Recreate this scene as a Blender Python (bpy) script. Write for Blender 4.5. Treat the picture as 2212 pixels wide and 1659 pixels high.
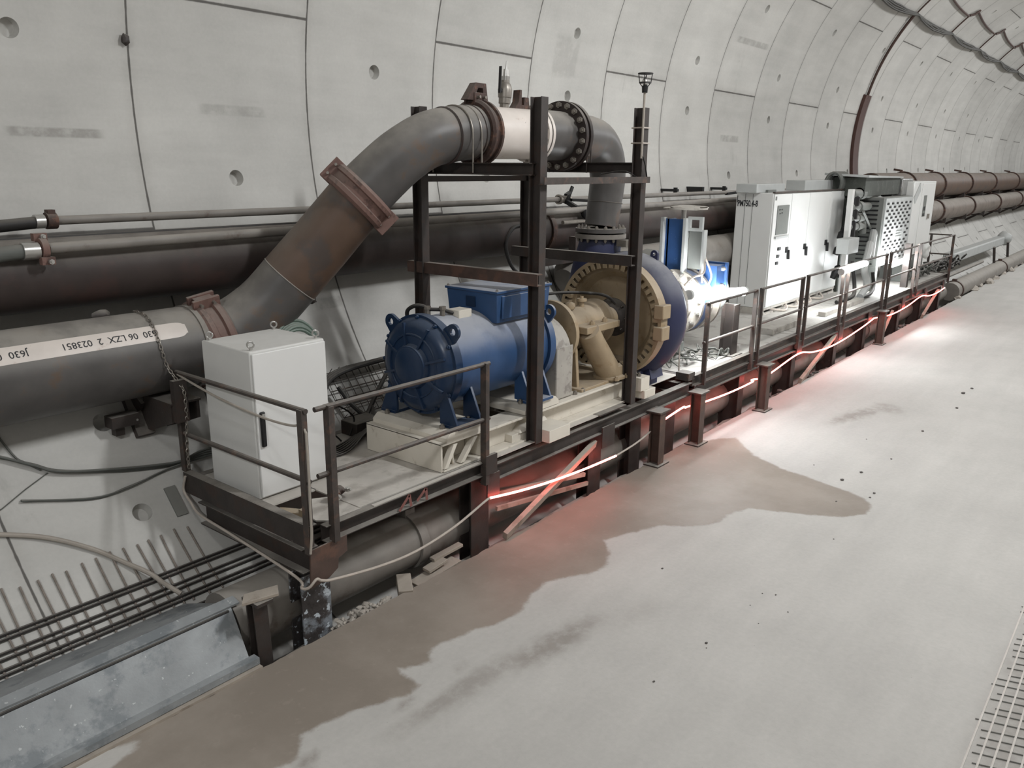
import bpy, bmesh, math, random
from mathutils import Vector, Matrix, noise as mnoise, geometry as mgeo
V = Vector
random.seed(7)
S = bpy.context.scene
for o in list(bpy.data.objects): bpy.data.objects.remove(o)
COL = S.collection
PI = math.pi
# ------------------------------------------------------------------ camera
YAW, PITCH, ROLL, FPX = 0.67994, 0.26094, 0.00877, 1757.0
fw = V((math.cos(PITCH)*math.cos(YAW), math.cos(PITCH)*math.sin(YAW), -math.sin(PITCH)))
rt0 = V((math.sin(YAW), -math.cos(YAW), 0)); up0 = rt0.cross(fw)
rt = rt0*math.cos(ROLL)+up0*math.sin(ROLL); upv = up0*math.cos(ROLL)-rt0*math.sin(ROLL)
cd = bpy.data.cameras.new('camera'); cam = bpy.data.objects.new('camera', cd); COL.objects.link(cam)
cd.sensor_width = 36; cd.sensor_fit = 'HORIZONTAL'; cd.lens = FPX/2212*36; cd.clip_start = .05; cd.clip_end = 300
m4 = Matrix((rt, upv, -fw)).transposed().to_4x4(); m4.translation = V((0, 0, 3.6)); cam.matrix_world = m4
S.camera = cam
# ------------------------------------------------------------------ world, exposure, tunnel lamps' light
w = bpy.data.worlds.new('world'); S.world = w; w.use_nodes = True
w.node_tree.nodes['Background'].inputs[0].default_value = (1, 1, .99, 1)
w.node_tree.nodes['Background'].inputs[1].default_value = .25
S.view_settings.view_transform = 'Standard'; S.view_settings.look = 'None'
S.view_settings.exposure = 0.15; S.view_settings.gamma = 1; S.view_settings.use_curve_mapping = False
LAMP_X = (-5.5, .5, 7.5, 13.5, 19.5, 27.5, 35.5, 45, 56)
LAMP_W = (390, 60, 350, 235, 205, 370, 390, 400, 400)
TC = (2.69, 4.25); TR = 5.21                                   # tunnel axis (y, z) and inner radius
LAMP_A = math.radians(128)
lamp_pos = (TC[0]+(TR-.22)*math.cos(LAMP_A), TC[1]+(TR-.22)*math.sin(LAMP_A))
for x, e in zip(LAMP_X, LAMP_W):
    ld = bpy.data.lights.new('tunnel_lamp_light', 'AREA'); ld.shape = 'RECTANGLE'; ld.size = 1.5; ld.size_y = .25
    ld.energy = e; ld.color = (.98, 1, 1.02)
    lo = bpy.data.objects.new('tunnel_lamp_light', ld); COL.objects.link(lo)
    lo.location = (x, lamp_pos[0]+.03*math.cos(LAMP_A+PI), lamp_pos[1]-.05)
    d = V((0, TC[0]+1.6-lamp_pos[0], .8-lamp_pos[1])).normalized()
    lo.rotation_euler = d.to_track_quat('-Z', 'X').to_euler()
# ------------------------------------------------------------------ materials
def lin(c):
    return tuple(((x/255)/12.92 if x/255 <= .04045 else ((x/255+.055)/1.055)**2.4) for x in c)+(1,)
class NT:
    def __init__(s, name):
        s.m = bpy.data.materials.new(name); s.m.use_nodes = True; s.t = s.m.node_tree
        s.b = s.t.nodes['Principled BSDF']
    def n(s, ty, **k):
        x = s.t.nodes.new(ty)
        for a, b in k.items(): setattr(x, a, b)
        return x
    def put(s, sock, v):
        if hasattr(v, 'links'): s.t.links.new(v, sock)
        else: sock.default_value = v
    def math(s, op, *a, clamp=False):
        x = s.n('ShaderNodeMath', operation=op, use_clamp=clamp)
        for i, v in enumerate(a): s.put(x.inputs[i], v)
        return x.outputs[0]
    def mix(s, f, a, b, mode='MIX'):
        x = s.n('ShaderNodeMix', data_type='RGBA', blend_type=mode)
        s.put(x.inputs[0], f); s.put(x.inputs[6], a); s.put(x.inputs[7], b); return x.outputs[2]
    def coord(s): 
        if not hasattr(s, 'co'): s.co = s.n('ShaderNodeTexCoord').outputs['Object']
        return s.co
    def noise(s, sc, det=4, ro=.55, vec=None, dist=0):
        x = s.n('ShaderNodeTexNoise'); s.put(x.inputs['Vector'], vec or s.coord())
        x.inputs['Scale'].default_value = sc; x.inputs['Detail'].default_value = det
        x.inputs['Roughness'].default_value = ro; x.inputs['Distortion'].default_value = dist
        return x.outputs[0]
    def scaled(s, v):
        x = s.n('ShaderNodeMapping'); s.put(x.inputs[0], s.coord()); x.inputs['Scale'].default_value = v; return x.outputs[0]
    def mr(s, v, a, b, c=0., d=1., smooth=True):
        x = s.n('ShaderNodeMapRange'); x.interpolation_type = 'SMOOTHSTEP' if smooth else 'LINEAR'
        s.put(x.inputs[0], v)
        for i, q in enumerate((a, b, c, d)): s.put(x.inputs[i+1], q)
        return x.outputs[0]
    def xyz(s, v=None):
        x = s.n('ShaderNodeSeparateXYZ'); s.put(x.inputs[0], v or s.coord()); return x.outputs
    def bump(s, h, st, dist=.01):
        x = s.n('ShaderNodeBump'); x.inputs['Strength'].default_value = st; x.inputs['Distance'].default_value = dist
        s.put(x.inputs['Height'], h); s.t.links.new(x.outputs[0], s.b.inputs['Normal'])
    def normz(s):
        return s.xyz(s.n('ShaderNodeNewGeometry').outputs['Normal'])[2]
def std(name, col, rough=.6, metal=0., var=.18, vs=5., patch=None, dust=None, bump=None, speck=None, spec=.4):
    """patch=(colour, amount, scale): worn or rusty patches.  dust=(colour, amount): settled on upward faces.  speck: paint spots"""
    g = NT(name); c = lin(col); n1 = g.noise(vs, 5)
    k = g.mr(n1, .25, .75, 1-var, 1+var, False)
    kk = g.n('ShaderNodeCombineColor')
    for i in range(3): g.put(kk.inputs[i], k)
    out = g.mix(1., c, kk.outputs[0], 'MULTIPLY')
    r = rough
    if patch:
        pc, am, sc = patch; f = g.mr(g.noise(sc, 6, .65), .62-am*.3, .72-am*.25)
        out = g.mix(g.math('MULTIPLY', f, .85), out, lin(pc))
    if speck:
        pc, th, sc = speck; f = g.mr(g.noise(sc, 3, .6), th, th+.04)
        out = g.mix(f, out, lin(pc))
    if dust:
        dc, am = dust; f = g.math('MULTIPLY', g.mr(g.normz(), .1, .95), g.mr(g.noise(3.2, 5, .6), .3, .6, am*.55, am), clamp=True)
        out = g.mix(f, out, lin(dc)); r = g.math('ADD', rough, g.math('MULTIPLY', f, .4), clamp=True)
        if metal: g.put(g.b.inputs['Metallic'], g.math('MULTIPLY', g.math('SUBTRACT', 1., f, clamp=True), metal))
    elif metal: g.b.inputs['Metallic'].default_value = metal
    g.put(g.b.inputs['Base Color'], out); g.put(g.b.inputs['Roughness'], r)
    g.b.inputs['Specular IOR Level'].default_value = spec
    if bump: g.bump(g.noise(bump[0], 5), bump[1], bump[2] if len(bump) > 2 else .01)
    return g.m
def emit(name, col, st):
    g = NT(name); g.b.inputs['Base Color'].default_value = (.8, .8, .8, 1)
    g.b.inputs['Emission Color'].default_value = col+(1,); g.b.inputs['Emission Strength'].default_value = st
    return g.m
DUST = (150, 145, 137)
M = {}
M['steel'] = std('dark_steel', (54, 48, 45), .55, 0, .3, 6, ((60, 47, 41), .35, 5), (DUST, .75), (40, .15), ((150, 140, 130), .74, 22))
M['steelbrown'] = std('brown_steel', (78, 62, 55), .6, 0, .25, 7, ((98, 72, 60), .4, 4), (DUST, .55), (40, .15))
M['rail'] = std('rail_steel', (66, 59, 55), .5, 0, .3, 9, ((92, 72, 62), .35, 8), (DUST, .45), (60, .1))
M['pipegrey'] = std('dusty_pipe', (80, 77, 75), .42, 0, .25, 3, ((92, 76, 64), .25, 3), (DUST, .85), (14, .08), ((190, 185, 178), .76, 14))
M['pipebrown'] = std('rusty_pipe', (84, 66, 54), .55, 0, .2, 4, ((70, 62, 58), .35, 2.5), (DUST, .45), (20, .1), ((170, 155, 140), .78, 18))
M['pipedark'] = std('dark_pipe', (53, 44, 41), .6, 0, .25, 3, ((62, 46, 42), .35, 2), (DUST, .6), (14, .1))
M['pipewall'] = std('grey_wall_pipe', (118, 113, 107), .5, 0, .2, 4, ((96, 84, 76), .2, 3), (DUST, .8), (14, .06))
M['clamp'] = std('rusty_clamp', (112, 86, 78), .65, 0, .25, 8, ((74, 55, 50), .35, 8), (DUST, .5), (40, .2))
M['clampdark'] = std('dark_rusty_clamp', (66, 50, 44), .7, 0, .3, 10, ((104, 74, 60), .3, 12), (DUST, .4), (40, .4))
M['spool'] = std('white_spool', (205, 196, 188), .45, 0, .08, 4, ((170, 150, 138), .1, 5), None, (20, .06), ((96, 84, 78), .72, 7))
M['galv'] = std('galvanised_sheet', (140, 143, 144), .5, .1, .22, 4, ((112, 117, 120), .4, 3.5), None, (60, .12), ((176, 178, 178), .66, 26))
M['base'] = std('cream_paint', (212, 205, 192), .5, 0, .06, 4, ((176, 166, 150), .1, 6), (DUST, .35), (20, .05), ((110, 96, 84), .79, 16))
M['tan'] = std('tan_paint', (158, 140, 114), .5, 0, .12, 5, ((140, 118, 88), .25, 6), (DUST, .35), (20, .08))
M['blue'] = std('motor_blue', (46, 74, 112), .42, 0, .12, 5, None, ((158, 160, 166), 1.0), (24, .05), ((120, 130, 150), .77, 20))
M['bluedark'] = std('motor_end_blue', (27, 46, 72), .28, 0, .12, 5, None, ((110, 118, 130), .4), (24, .05))
M['volute'] = std('volute_blue', (46, 50, 78), .45, 0, .12, 4, None, ((135, 135, 138), .95), (20, .05))
M['valveblue'] = std('valve_blue', (48, 78, 124), .4, 0, .12, 5, None, ((190, 196, 205), .4), None, ((200, 205, 210), .72, 20))
M['guard'] = std('grey_guard', (165, 160, 152), .6, 0, .12, 5, ((128, 122, 116), .3, 7), (DUST, .5), None, ((90, 84, 80), .74, 10))
M['cab'] = std('cabinet_grey', (208, 207, 203), .45, 0, .03, 2, None, (DUST, .25))
M['cabdoor'] = std('cabinet_door_grey', (216, 215, 212), .42, 0, .03, 2)
M['white'] = std('switchgear_white', (206, 206, 203), .42, 0, .03, 2, None, (DUST, .25))
M['lightgrey'] = std('light_grey_panel', (168, 170, 168), .5, 0, .08, 4, None, (DUST, .3))
M['green'] = std('machine_green', (68, 71, 66), .55, 0, .2, 4, ((86, 89, 84), .3, 5), (DUST, .55))
M['machgrey'] = std('machine_grey', (108, 110, 106), .55, 0, .12, 4, None, (DUST, .4))
M['silver'] = std('crinkled_foil', (160, 160, 158), .3, .7, .25, 12, None, None, (9, .5, .03))
M['black'] = std('black_plastic', (24, 24, 25), .4, 0, .1, 6)
M['rubber'] = std('black_rubber', (34, 32, 31), .6, 0, .15, 8, None, (DUST, .35))
M['cable'] = std('grey_cable', (84, 86, 82), .6, 0, .15, 9, None, (DUST, .4))
M['cablelight'] = std('light_cable', (158, 150, 140), .6, 0, .12, 9)
M['cablebrown'] = std('brown_cable', (72, 54, 48), .6, 0, .2, 9)
M['hosegreen'] = std('green_hose', (96, 112, 102), .5, 0, .15, 6, None, (DUST, .5))
M['chrome'] = std('bright_steel', (190, 188, 184), .28, .8, .1, 10)
M['bolt'] = std('steel_bolt', (132, 126, 118), .4, .5, .2, 14)
M['timber'] = std('dusty_timber', (152, 142, 130), .75, 0, .18, 5, ((120, 108, 96), .25, 4), (DUST, .3), (30, .2))
M['rebar'] = std('dusty_rebar', (124, 115, 107), .7, 0, .25, 12, ((98, 88, 80), .3, 9))
M['rebarblack'] = std('black_rebar', (40, 36, 34), .6, 0, .2, 12, None, (DUST, .35))
M['stone'] = std('stone', (156, 149, 140), .85, 0, .25, 9, None, None, (40, .4))
M['stonedark'] = std('dark_crumb', (86, 82, 78), .85, 0, .25, 9, None, None, (40, .4))
M['ink'] = std('black_ink', (46, 46, 48), .6, 0, .2, 30)
M['redink'] = std('red_spray', (120, 78, 72), .7, 0, .3, 30)
M['flake'] = std('flaking_steel', (60, 56, 55), .5, 0, .3, 5, ((128, 134, 140), .42, 5), (DUST, .4), (22, .5, .02), ((178, 186, 192), .6, 13))
M['rope'] = emit('red_rope_light', (1.0, .15, .12), 19)
M['tube'] = emit('lit_tube', (.93, .97, 1.0), 100)
M['lampon'] = emit('tunnel_lamp_diffuser', (1, .97, .92), 6)
M['ropeoff'] = std('unlit_rope', (176, 166, 156), .45, 0, .1, 9)

def concrete_wall():
    g = NT('segment_concrete'); xyz = g.xyz(); x = xyz[0]
    th = g.math('MULTIPLY', g.math('ARCTAN2', g.math('SUBTRACT', xyz[2], TC[1]), g.math('SUBTRACT', xyz[1], TC[0])), 180/PI)
    u = g.math('DIVIDE', g.math('SUBTRACT', x, 4.034), 2.012)
    fl = g.math('FLOOR', u); fr = g.math('SUBTRACT', u, fl)
    dring = g.math('MULTIPLY', g.math('SUBTRACT', .5, g.math('ABSOLUTE', g.math('SUBTRACT', fr, .5))), 2.012)
    par = g.math('FLOORED_MODULO', fl, 2.)                        # even rings: joint at 9.8 deg, odd rings: -14
    off = g.math('SUBTRACT', 9.8, g.math('MULTIPLY', par, 23.8))
    v = g.math('DIVIDE', g.math('SUBTRACT', th, off), 47.6)
    vf = g.math('FLOOR', v); vr = g.math('SUBTRACT', v, vf)
    dlong = g.math('MULTIPLY', g.math('SUBTRACT', .5, g.math('ABSOLUTE', g.math('SUBTRACT', vr, .5))), 47.6*PI/180*TR)
    wob = g.math('MULTIPLY', g.math('SUBTRACT', g.noise(9, 4), .5), .012)
    jr = g.mr(g.math('ADD', dring, wob), .005, .014, 1., 0.)
    jl = g.mr(g.math('ADD', dlong, wob), .007, .02, 1., 0.)
    joint = g.math('MAXIMUM', jr, jl)
    halo = g.math('MULTIPLY', g.mr(g.math('MINIMUM', dring, dlong), .0, .12, 1., 0.), g.noise(5, 4))
    cid = g.n('ShaderNodeCombineXYZ'); g.put(cid.inputs[0], fl); g.put(cid.inputs[1], vf)
    wn = g.n('ShaderNodeTexWhiteNoise', noise_dimensions='2D'); g.put(wn.inputs['Vector'], cid.outputs[0])
    big = g.noise(.9, 5, .6); fine = g.noise(30, 3, .6)
    streak = g.noise(1.3, 5, .6, g.scaled((.5, 1, 4)))
    k = g.math('ADD', g.math('ADD', g.mr(big, .3, .7, .9, 1.07, False), g.mr(fine, .3, .7, -.025, .025, False)),
               g.math('ADD', g.mr(wn.outputs[0], 0, 1, -.045, .045, False), g.mr(streak, .3, .7, -.05, .05, False)))
    kk = g.n('ShaderNodeCombineColor')
    for i in range(3): g.put(kk.inputs[i], k)
    out = g.mix(1., lin((184, 182, 177)), kk.outputs[0], 'MULTIPLY')
    # dark grubby smears left by the erector pads: (x centre, half length, degrees, half height)
    sm = None
    for (cx, hx, ct, ht, s) in ((3.3, .45, -4.3, .55, .5), (5.1, .42, -1.2, .7, .3), (17.2, .85, 21, .8, .4), (17.15, .5, -.3, .9, .4), (5.85, .22, -24.6, .9, .35), (10.9, .35, 11, 4, .22)):
        a = g.mr(g.math('ABSOLUTE', g.math('SUBTRACT', x, cx)), hx*.75, hx, 1., 0.)
        b = g.mr(g.math('ABSOLUTE', g.math('SUBTRACT', th, ct)), ht*.6, ht, 1., 0.)
        f = g.math('MULTIPLY', g.math('MULTIPLY', a, b), s)
        sm = f if sm is None else g.math('MAXIMUM', sm, f)
    sm = g.math('MULTIPLY', sm, g.mr(g.noise(7, 5, .65), .3, .6, .2, 1.))
    st = g.math('MULTIPLY', g.mr(g.noise(1.1, 6, .7, g.scaled((2.2, 1, .6))), .62, .8), .25)
    out = g.mix(g.math('MAXIMUM', sm, st), out, lin((112, 108, 102)))
    out = g.mix(g.math('MULTIPLY', halo, .28), out, lin((128, 122, 115)))
    out = g.mix(g.math('MULTIPLY', joint, .82), out, lin((58, 54, 50)))
    g.put(g.b.inputs['Base Color'], out); g.b.inputs['Roughness'].default_value = .75
    g.b.inputs['Specular IOR Level'].default_value = .25
    g.bump(g.math('SUBTRACT', g.math('MULTIPLY', g.noise(18, 4), .25), joint), .35, .012)
    return g.m
def concrete_floor():
    g = NT('floor_concrete')
    wa = g.n('ShaderNodeAttribute', attribute_name='wet').outputs['Fac']
    da = g.n('ShaderNodeAttribute', attribute_name='damp').outputs['Fac']
    n1 = g.noise(.8, 6, .65); n2 = g.noise(22, 4, .6); n3 = g.noise(1.2, 5, .6, g.scaled((.35, 2.4, 1)))
    k = g.math('ADD', g.math('ADD', g.mr(n1, .3, .7, .92, 1.06, False), g.mr(n2, .3, .7, -.035, .035, False)), g.mr(n3, .3, .7, -.05, .05, False))
    kk = g.n('ShaderNodeCombineColor')
    for i in range(3): g.put(kk.inputs[i], k)
    dry = g.mix(1., lin((175, 172, 167)), kk.outputs[0], 'MULTIPLY')
    dry = g.mix(g.mr(g.noise(55, 2, .5), .74, .8, 0, .5), dry, lin((96, 92, 88)))
    jit = g.math('MULTIPLY', g.math('SUBTRACT', g.noise(3.5, 6, .7), .5), .16)
    wet = g.mr(g.math('ADD', wa, jit), -.025, .03)
    damp = g.math('MULTIPLY', da, g.mr(g.noise(6, 6, .7), .3, .62, .25, 1.))
    wk = g.mix(g.mr(n1, .35, .7), lin((128, 119, 109)), lin((145, 136, 126)))
    wk = g.mix(g.mr(g.noise(9, 6, .7), .56, .7, 0, .35), wk, lin((150, 141, 130)))
    out = g.mix(damp, dry, lin((130, 124, 117)))
    out = g.mix(wet, out, wk)
    g.put(g.b.inputs['Base Color'], out)
    g.put(g.b.inputs['Roughness'], g.math('SUBTRACT', .8, g.math('MULTIPLY', wet, .28)))
    g.b.inputs['Specular IOR Level'].default_value = .3
    g.bump(g.math('ADD', n2, g.noise(6, 5)), .18, .008)
    return g.m
M['wall'] = concrete_wall(); M['floor'] = concrete_floor()
M['deck'] = std('dusty_deck_plate', (190, 185, 177), .6, 0, .14, 3, ((156, 150, 142), .3, 4), ((172, 166, 158), .6), (30, .1))
M['decklight'] = std('pale_deck', (170, 167, 161), .6, 0, .12, 3, ((140, 136, 130), .3, 4), (DUST, .3), (30, .08))
M['channelbrown'] = std('brown_channel', (74, 50, 44), .6, 0, .15, 3)
M['pipetan'] = std('dusty_tan_pipe', (112, 102, 94), .55, 0, .2, 4, ((84, 72, 64), .3, 3), (DUST, .8), (14, .06))
M['cabledark'] = std('dark_cable', (62, 60, 55), .6, 0, .25, 9)
M['wirelight'] = std('dusty_wire', (196, 191, 184), .6, 0, .1, 9)
M['pit'] = std('pit_concrete', (142, 136, 128), .85, 0, .2, 3, ((110, 104, 98), .35, 3), None, (20, .3))
# ------------------------------------------------------------------ mesh builder
def fr(a, b, up=(0, 0, 1)):
    x = (V(b)-V(a)); L = x.length; x.normalize(); u = V(up)
    if abs(x.dot(u)) > .98: u = V((0, 1, 0)) if abs(x.y) < .9 else V((1, 0, 0))
    y = u.cross(x).normalized(); z = x.cross(y); return x, y, z, L
class MB:
    def __init__(s): s.v = []; s.f = []; s.mi = []; s.k = 0
    def mat(s, k): s.k = k; return s
    def add(s, vs, fs):
        o = len(s.v); s.v += [tuple(v) for v in vs]
        s.f += [tuple(i+o for i in f) for f in fs]; s.mi += [s.k]*len(fs); return s
    def hexa(s, p):                                                # 8 corners, bottom loop then top loop
        return s.add(p, [(3, 2, 1, 0), (4, 5, 6, 7), (0, 1, 5, 4), (1, 2, 6, 5), (2, 3, 7, 6), (3, 0, 4, 7)])
    def box(s, lo, hi):
        x0, y0, z0 = lo; x1, y1, z1 = hi
        return s.hexa([(x0, y0, z0), (x1, y0, z0), (x1, y1, z0), (x0, y1, z0), (x0, y0, z1), (x1, y0, z1), (x1, y1, z1), (x0, y1, z1)])
    def beam(s, a, b, wd, h, up=(0, 0, 1), oy=0, oz=0):
        x, y, z, L = fr(a, b, up); a = V(a)+y*oy+z*oz; b = V(b)+y*oy+z*oz
        return s.hexa([a-y*wd/2-z*h/2, b-y*wd/2-z*h/2, b+y*wd/2-z*h/2, a+y*wd/2-z*h/2, a-y*wd/2+z*h/2, b-y*wd/2+z*h/2, b+y*wd/2+z*h/2, a+y*wd/2+z*h/2])
    def ibeam(s, a, b, h, wd, t=.012, up=(0, 0, 1)):
        s.beam(a, b, wd, t, up, 0, h/2-t/2); s.beam(a, b, wd, t, up, 0, -h/2+t/2); return s.beam(a, b, t*.8, h-2*t, up)
    def chan(s, a, b, h, wd, t=.01, up=(0, 0, 1), side=1):         # web at the side away from the flanges
        s.beam(a, b, t, h, up, -side*(wd/2-t/2)); s.beam(a, b, wd-t, t, up, side*t/2, h/2-t/2); return s.beam(a, b, wd-t, t, up, side*t/2, -h/2+t/2)
    def angle(s, a, b, h, wd, t=.008, up=(0, 0, 1), side=1, low=False):
        s.beam(a, b, t, h, up, -side*(wd/2-t/2)); return s.beam(a, b, wd-t, t, up, side*t/2, (-1 if low else 1)*(h/2-t/2))
    def tube(s, pts, r, n=12, caps=True, closed=False):
        pts = [V(p) for p in pts]; N = len(pts); rs = r if isinstance(r, (list, tuple)) else [r]*N
        tg = []
        for i in range(N):
            a = pts[i-1] if (i or closed) else pts[i]; b = pts[(i+1) % N] if (i < N-1 or closed) else pts[i]
            tg.append((b-a).normalized())
        u = V((0, 0, 1)) if abs(tg[0].z) < .9 else V((1, 0, 0)); u = (u-tg[0]*u.dot(tg[0])).normalized()
        vs = []
        for i in range(N):
            u = (u-tg[i]*u.dot(tg[i])).normalized(); q = tg[i].cross(u)
            for j in range(n):
                a = 2*PI*j/n; vs.append(pts[i]+(u*math.cos(a)+q*math.sin(a))*rs[i])
        fs = []
        for i in range(N if closed else N-1):
            for j in range(n):
                i2 = (i+1) % N; fs.append((i*n+j, i*n+(j+1) % n, i2*n+(j+1) % n, i2*n+j))
        if caps and not closed: fs += [tuple(range(n-1, -1, -1)), tuple((N-1)*n+j for j in range(n))]
        return s.add(vs, fs)
    def rev(s, prof, o, ax, n=32, a0=0, a1=2*PI, ref=None):        # profile [(t along axis, radius)]
        ax = V(ax).normalized(); o = V(o)
        u = V(ref) if ref else (V((0, 0, 1)) if abs(ax.z) < .9 else V((1, 0, 0)))
        u = (u-ax*u.dot(ax)).normalized(); q = ax.cross(u); full = abs(a1-a0-2*PI) < 1e-6; m = n if full else n+1
        vs = []; fs = []
        for t, r in prof:
            for j in range(m):
                a = a0+(a1-a0)*j/n; vs.append(o+ax*t+(u*math.cos(a)+q*math.sin(a))*max(r, 1e-4))
        for i in range(len(prof)-1):
            for j in range(n):
                j2 = (j+1) % m if full else j+1; fs.append((i*m+j, i*m+j2, (i+1)*m+j2, (i+1)*m+j))
        return s.add(vs, fs)
    def disc(s, o, ax, r, h, n=24, ri=0):
        if ri: return s.rev([(0, ri), (0, r), (h, r), (h, ri), (0, ri)], o, ax, n)
        return s.rev([(0, 0), (0, r), (h, r), (h, 0)], o, ax, n)
    def cyl(s, a, b, r, n=14): return s.tube([a, b], r, n)
    def prism(s, poly, o, ux, uy, th):                              # extruded along ux x uy, centred
        ux = V(ux).normalized(); uy = V(uy).normalized(); nz = ux.cross(uy); o = V(o); n = len(poly)
        vs = [o+ux*a+uy*b-nz*th/2 for a, b in poly]+[o+ux*a+uy*b+nz*th/2 for a, b in poly]
        return s.add(vs, [tuple(range(n-1, -1, -1)), tuple(range(n, 2*n))]+[(i, (i+1) % n, n+(i+1) % n, n+i) for i in range(n)])
    def ringplate(s, out, inn, o, ux, uy, th):                      # flat plate with a hole, equal point counts
        ux = V(ux).normalized(); uy = V(uy).normalized(); nz = ux.cross(uy); o = V(o); n = len(out)
        P = lambda q, k: [o+ux*a+uy*b+nz*th*k for a, b in q]
        vs = P(out, -.5)+P(inn, -.5)+P(out, .5)+P(inn, .5); fs = []
        for i in range(n):
            j = (i+1) % n
            fs += [(i, n+i, n+j, j), (2*n+i, 2*n+j, 3*n+j, 3*n+i), (i, j, 2*n+j, 2*n+i), (n+i, 3*n+i, 3*n+j, n+j)]
        return s.add(vs, fs)
    def bolt(s, o, d, r=.018, h=.02, n=6):
        return s.rev([(0, r), (h, r), (h, r*.6), (h*1.5, r*.55), (h*1.5, 0)], o, d, n)
    def bolts(s, c, ax, R, k, r=.018, h=.02, a0=0):
        ax = V(ax).normalized(); u = V((0, 0, 1)) if abs(ax.z) < .9 else V((1, 0, 0)); u = (u-ax*u.dot(ax)).normalized(); q = ax.cross(u)
        for i in range(k):
            a = a0+2*PI*i/k; s.bolt(V(c)+(u*math.cos(a)+q*math.sin(a))*R, ax, r, h)
        return s
    def blob(s, c, r, seed=0, sq=(1, 1, 1), n=2, rough=.35):
        bm = bmesh.new(); bmesh.ops.create_icosphere(bm, subdivisions=n, radius=1)
        vs = [];  bm.verts.index_update()
        for v in bm.verts:
            k = 1+rough*mnoise.noise(v.co*1.6+V((seed*3.1, seed*1.7, 0)))
            vs.append(V(c)+V((v.co.x*sq[0], v.co.y*sq[1], v.co.z*sq[2]))*r*k)
        fs = [tuple(v.index for v in f.verts) for f in bm.faces]; bm.free(); return s.add(vs, fs)
    def build(s, name, mats, parent=None, bevel=0, sharp=34, origin=None):
        me = bpy.data.meshes.new(name)
        off = V((0, 0, 0)); p = parent
        while p is not None: off = off+p.location; p = p.parent
        loc = V((0, 0, 0))
        if parent is None and origin != 'world':
            if origin: loc = V(origin)
            else:
                xs = [v[0] for v in s.v]; ys = [v[1] for v in s.v]; zs = [v[2] for v in s.v]
                loc = V(((min(xs)+max(xs))/2, (min(ys)+max(ys))/2, min(zs)))
        t = off+loc
        me.from_pydata([(a-t.x, b-t.y, c-t.z) for a, b, c in s.v], [], s.f)
        for q in (mats if isinstance(mats, (list, tuple)) else [mats]): me.materials.append(M[q])
        me.polygons.foreach_set('material_index', s.mi); me.polygons.foreach_set('use_smooth', [True]*len(me.polygons))
        bm = bmesh.new(); bm.from_mesh(me); bmesh.ops.recalc_face_normals(bm, faces=bm.faces); bm.to_mesh(me); bm.free()
        me.set_sharp_from_angle(angle=math.radians(sharp))
        o = bpy.data.objects.new(name, me); COL.objects.link(o); o.location = loc
        if parent: o.parent = parent
        if bevel:
            b = o.modifiers.new('bevel', 'BEVEL'); b.width = bevel; b.segments = 2; b.limit_method = 'ANGLE'; b.angle_limit = math.radians(40); b.harden_normals = False
        return o
def tag(o, label, cat, group=None, kind=None):
    if label: o['label'] = label
    if cat: o['category'] = cat
    if group: o['group'] = group
    if kind: o['kind'] = kind
    return o
def thing(name, label, cat, loc, group=None):
    o = bpy.data.objects.new(name, None); COL.objects.link(o); o.location = loc; o.empty_display_size = .1
    return tag(o, label, cat, group)
def struct(o): o['kind'] = 'structure'; return o
def copy_tree(o, parent=None, loc=None, label=None):
    c = o.copy(); COL.objects.link(c)
    if parent: c.parent = parent
    if loc is not None: c.location = loc
    if label: c['label'] = label
    for ch in list(o.children): copy_tree(ch, c)
    return c
def spline(pts, n=8):                                              # Catmull-Rom through points
    P = [V(p) for p in pts]; out = []
    for i in range(len(P)-1):
        a = P[i-1] if i else P[0]*2-P[1]; b = P[i]; c = P[i+1]; d = P[i+2] if i+2 < len(P) else P[-1]*2-P[-2]
        for k in range(n):
            t = k/n; out.append(.5*((2*b)+(c-a)*t+(2*a-5*b+4*c-d)*t*t+(3*b-a-3*c+d)*t**3))
    out.append(P[-1]); return out
def lerps(ks, n):                                                  # radii to go with spline()
    out = []
    for i in range(len(ks)-1): out += [ks[i]+(ks[i+1]-ks[i])*k/n for k in range(n)]
    return out+[ks[-1]]
def sag(a, b, d, n=10): return [V(a).lerp(V(b), i/n)-V((0, 0, d*4*(i/n)*(1-i/n))) for i in range(n+1)]
def wpt(x, deg, inset=0.):
    a = math.radians(deg); r = TR-inset; return V((x, TC[0]+r*math.cos(a), TC[1]+r*math.sin(a)))
def wall_y(z): return TC[0]+math.sqrt(TR*TR-(z-TC[1])**2)
def lettering(txt, size, fn, name, mat, parent, bold=.008):
    cu = bpy.data.curves.new('lettering', 'FONT'); cu.body = txt; cu.size = size; cu.resolution_u = 3; cu.offset = size*bold
    to = bpy.data.objects.new('lettering', cu); COL.objects.link(to)
    bpy.context.view_layer.update(); me = bpy.data.meshes.new_from_object(to.evaluated_get(bpy.context.evaluated_depsgraph_get()))
    mb = MB(); mb.add([fn(v.co.x, v.co.y) for v in me.vertices], [tuple(p.vertices) for p in me.polygons])
    bpy.data.objects.remove(to); bpy.data.meshes.remove(me)
    return mb.build(name, mat, parent)
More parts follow.
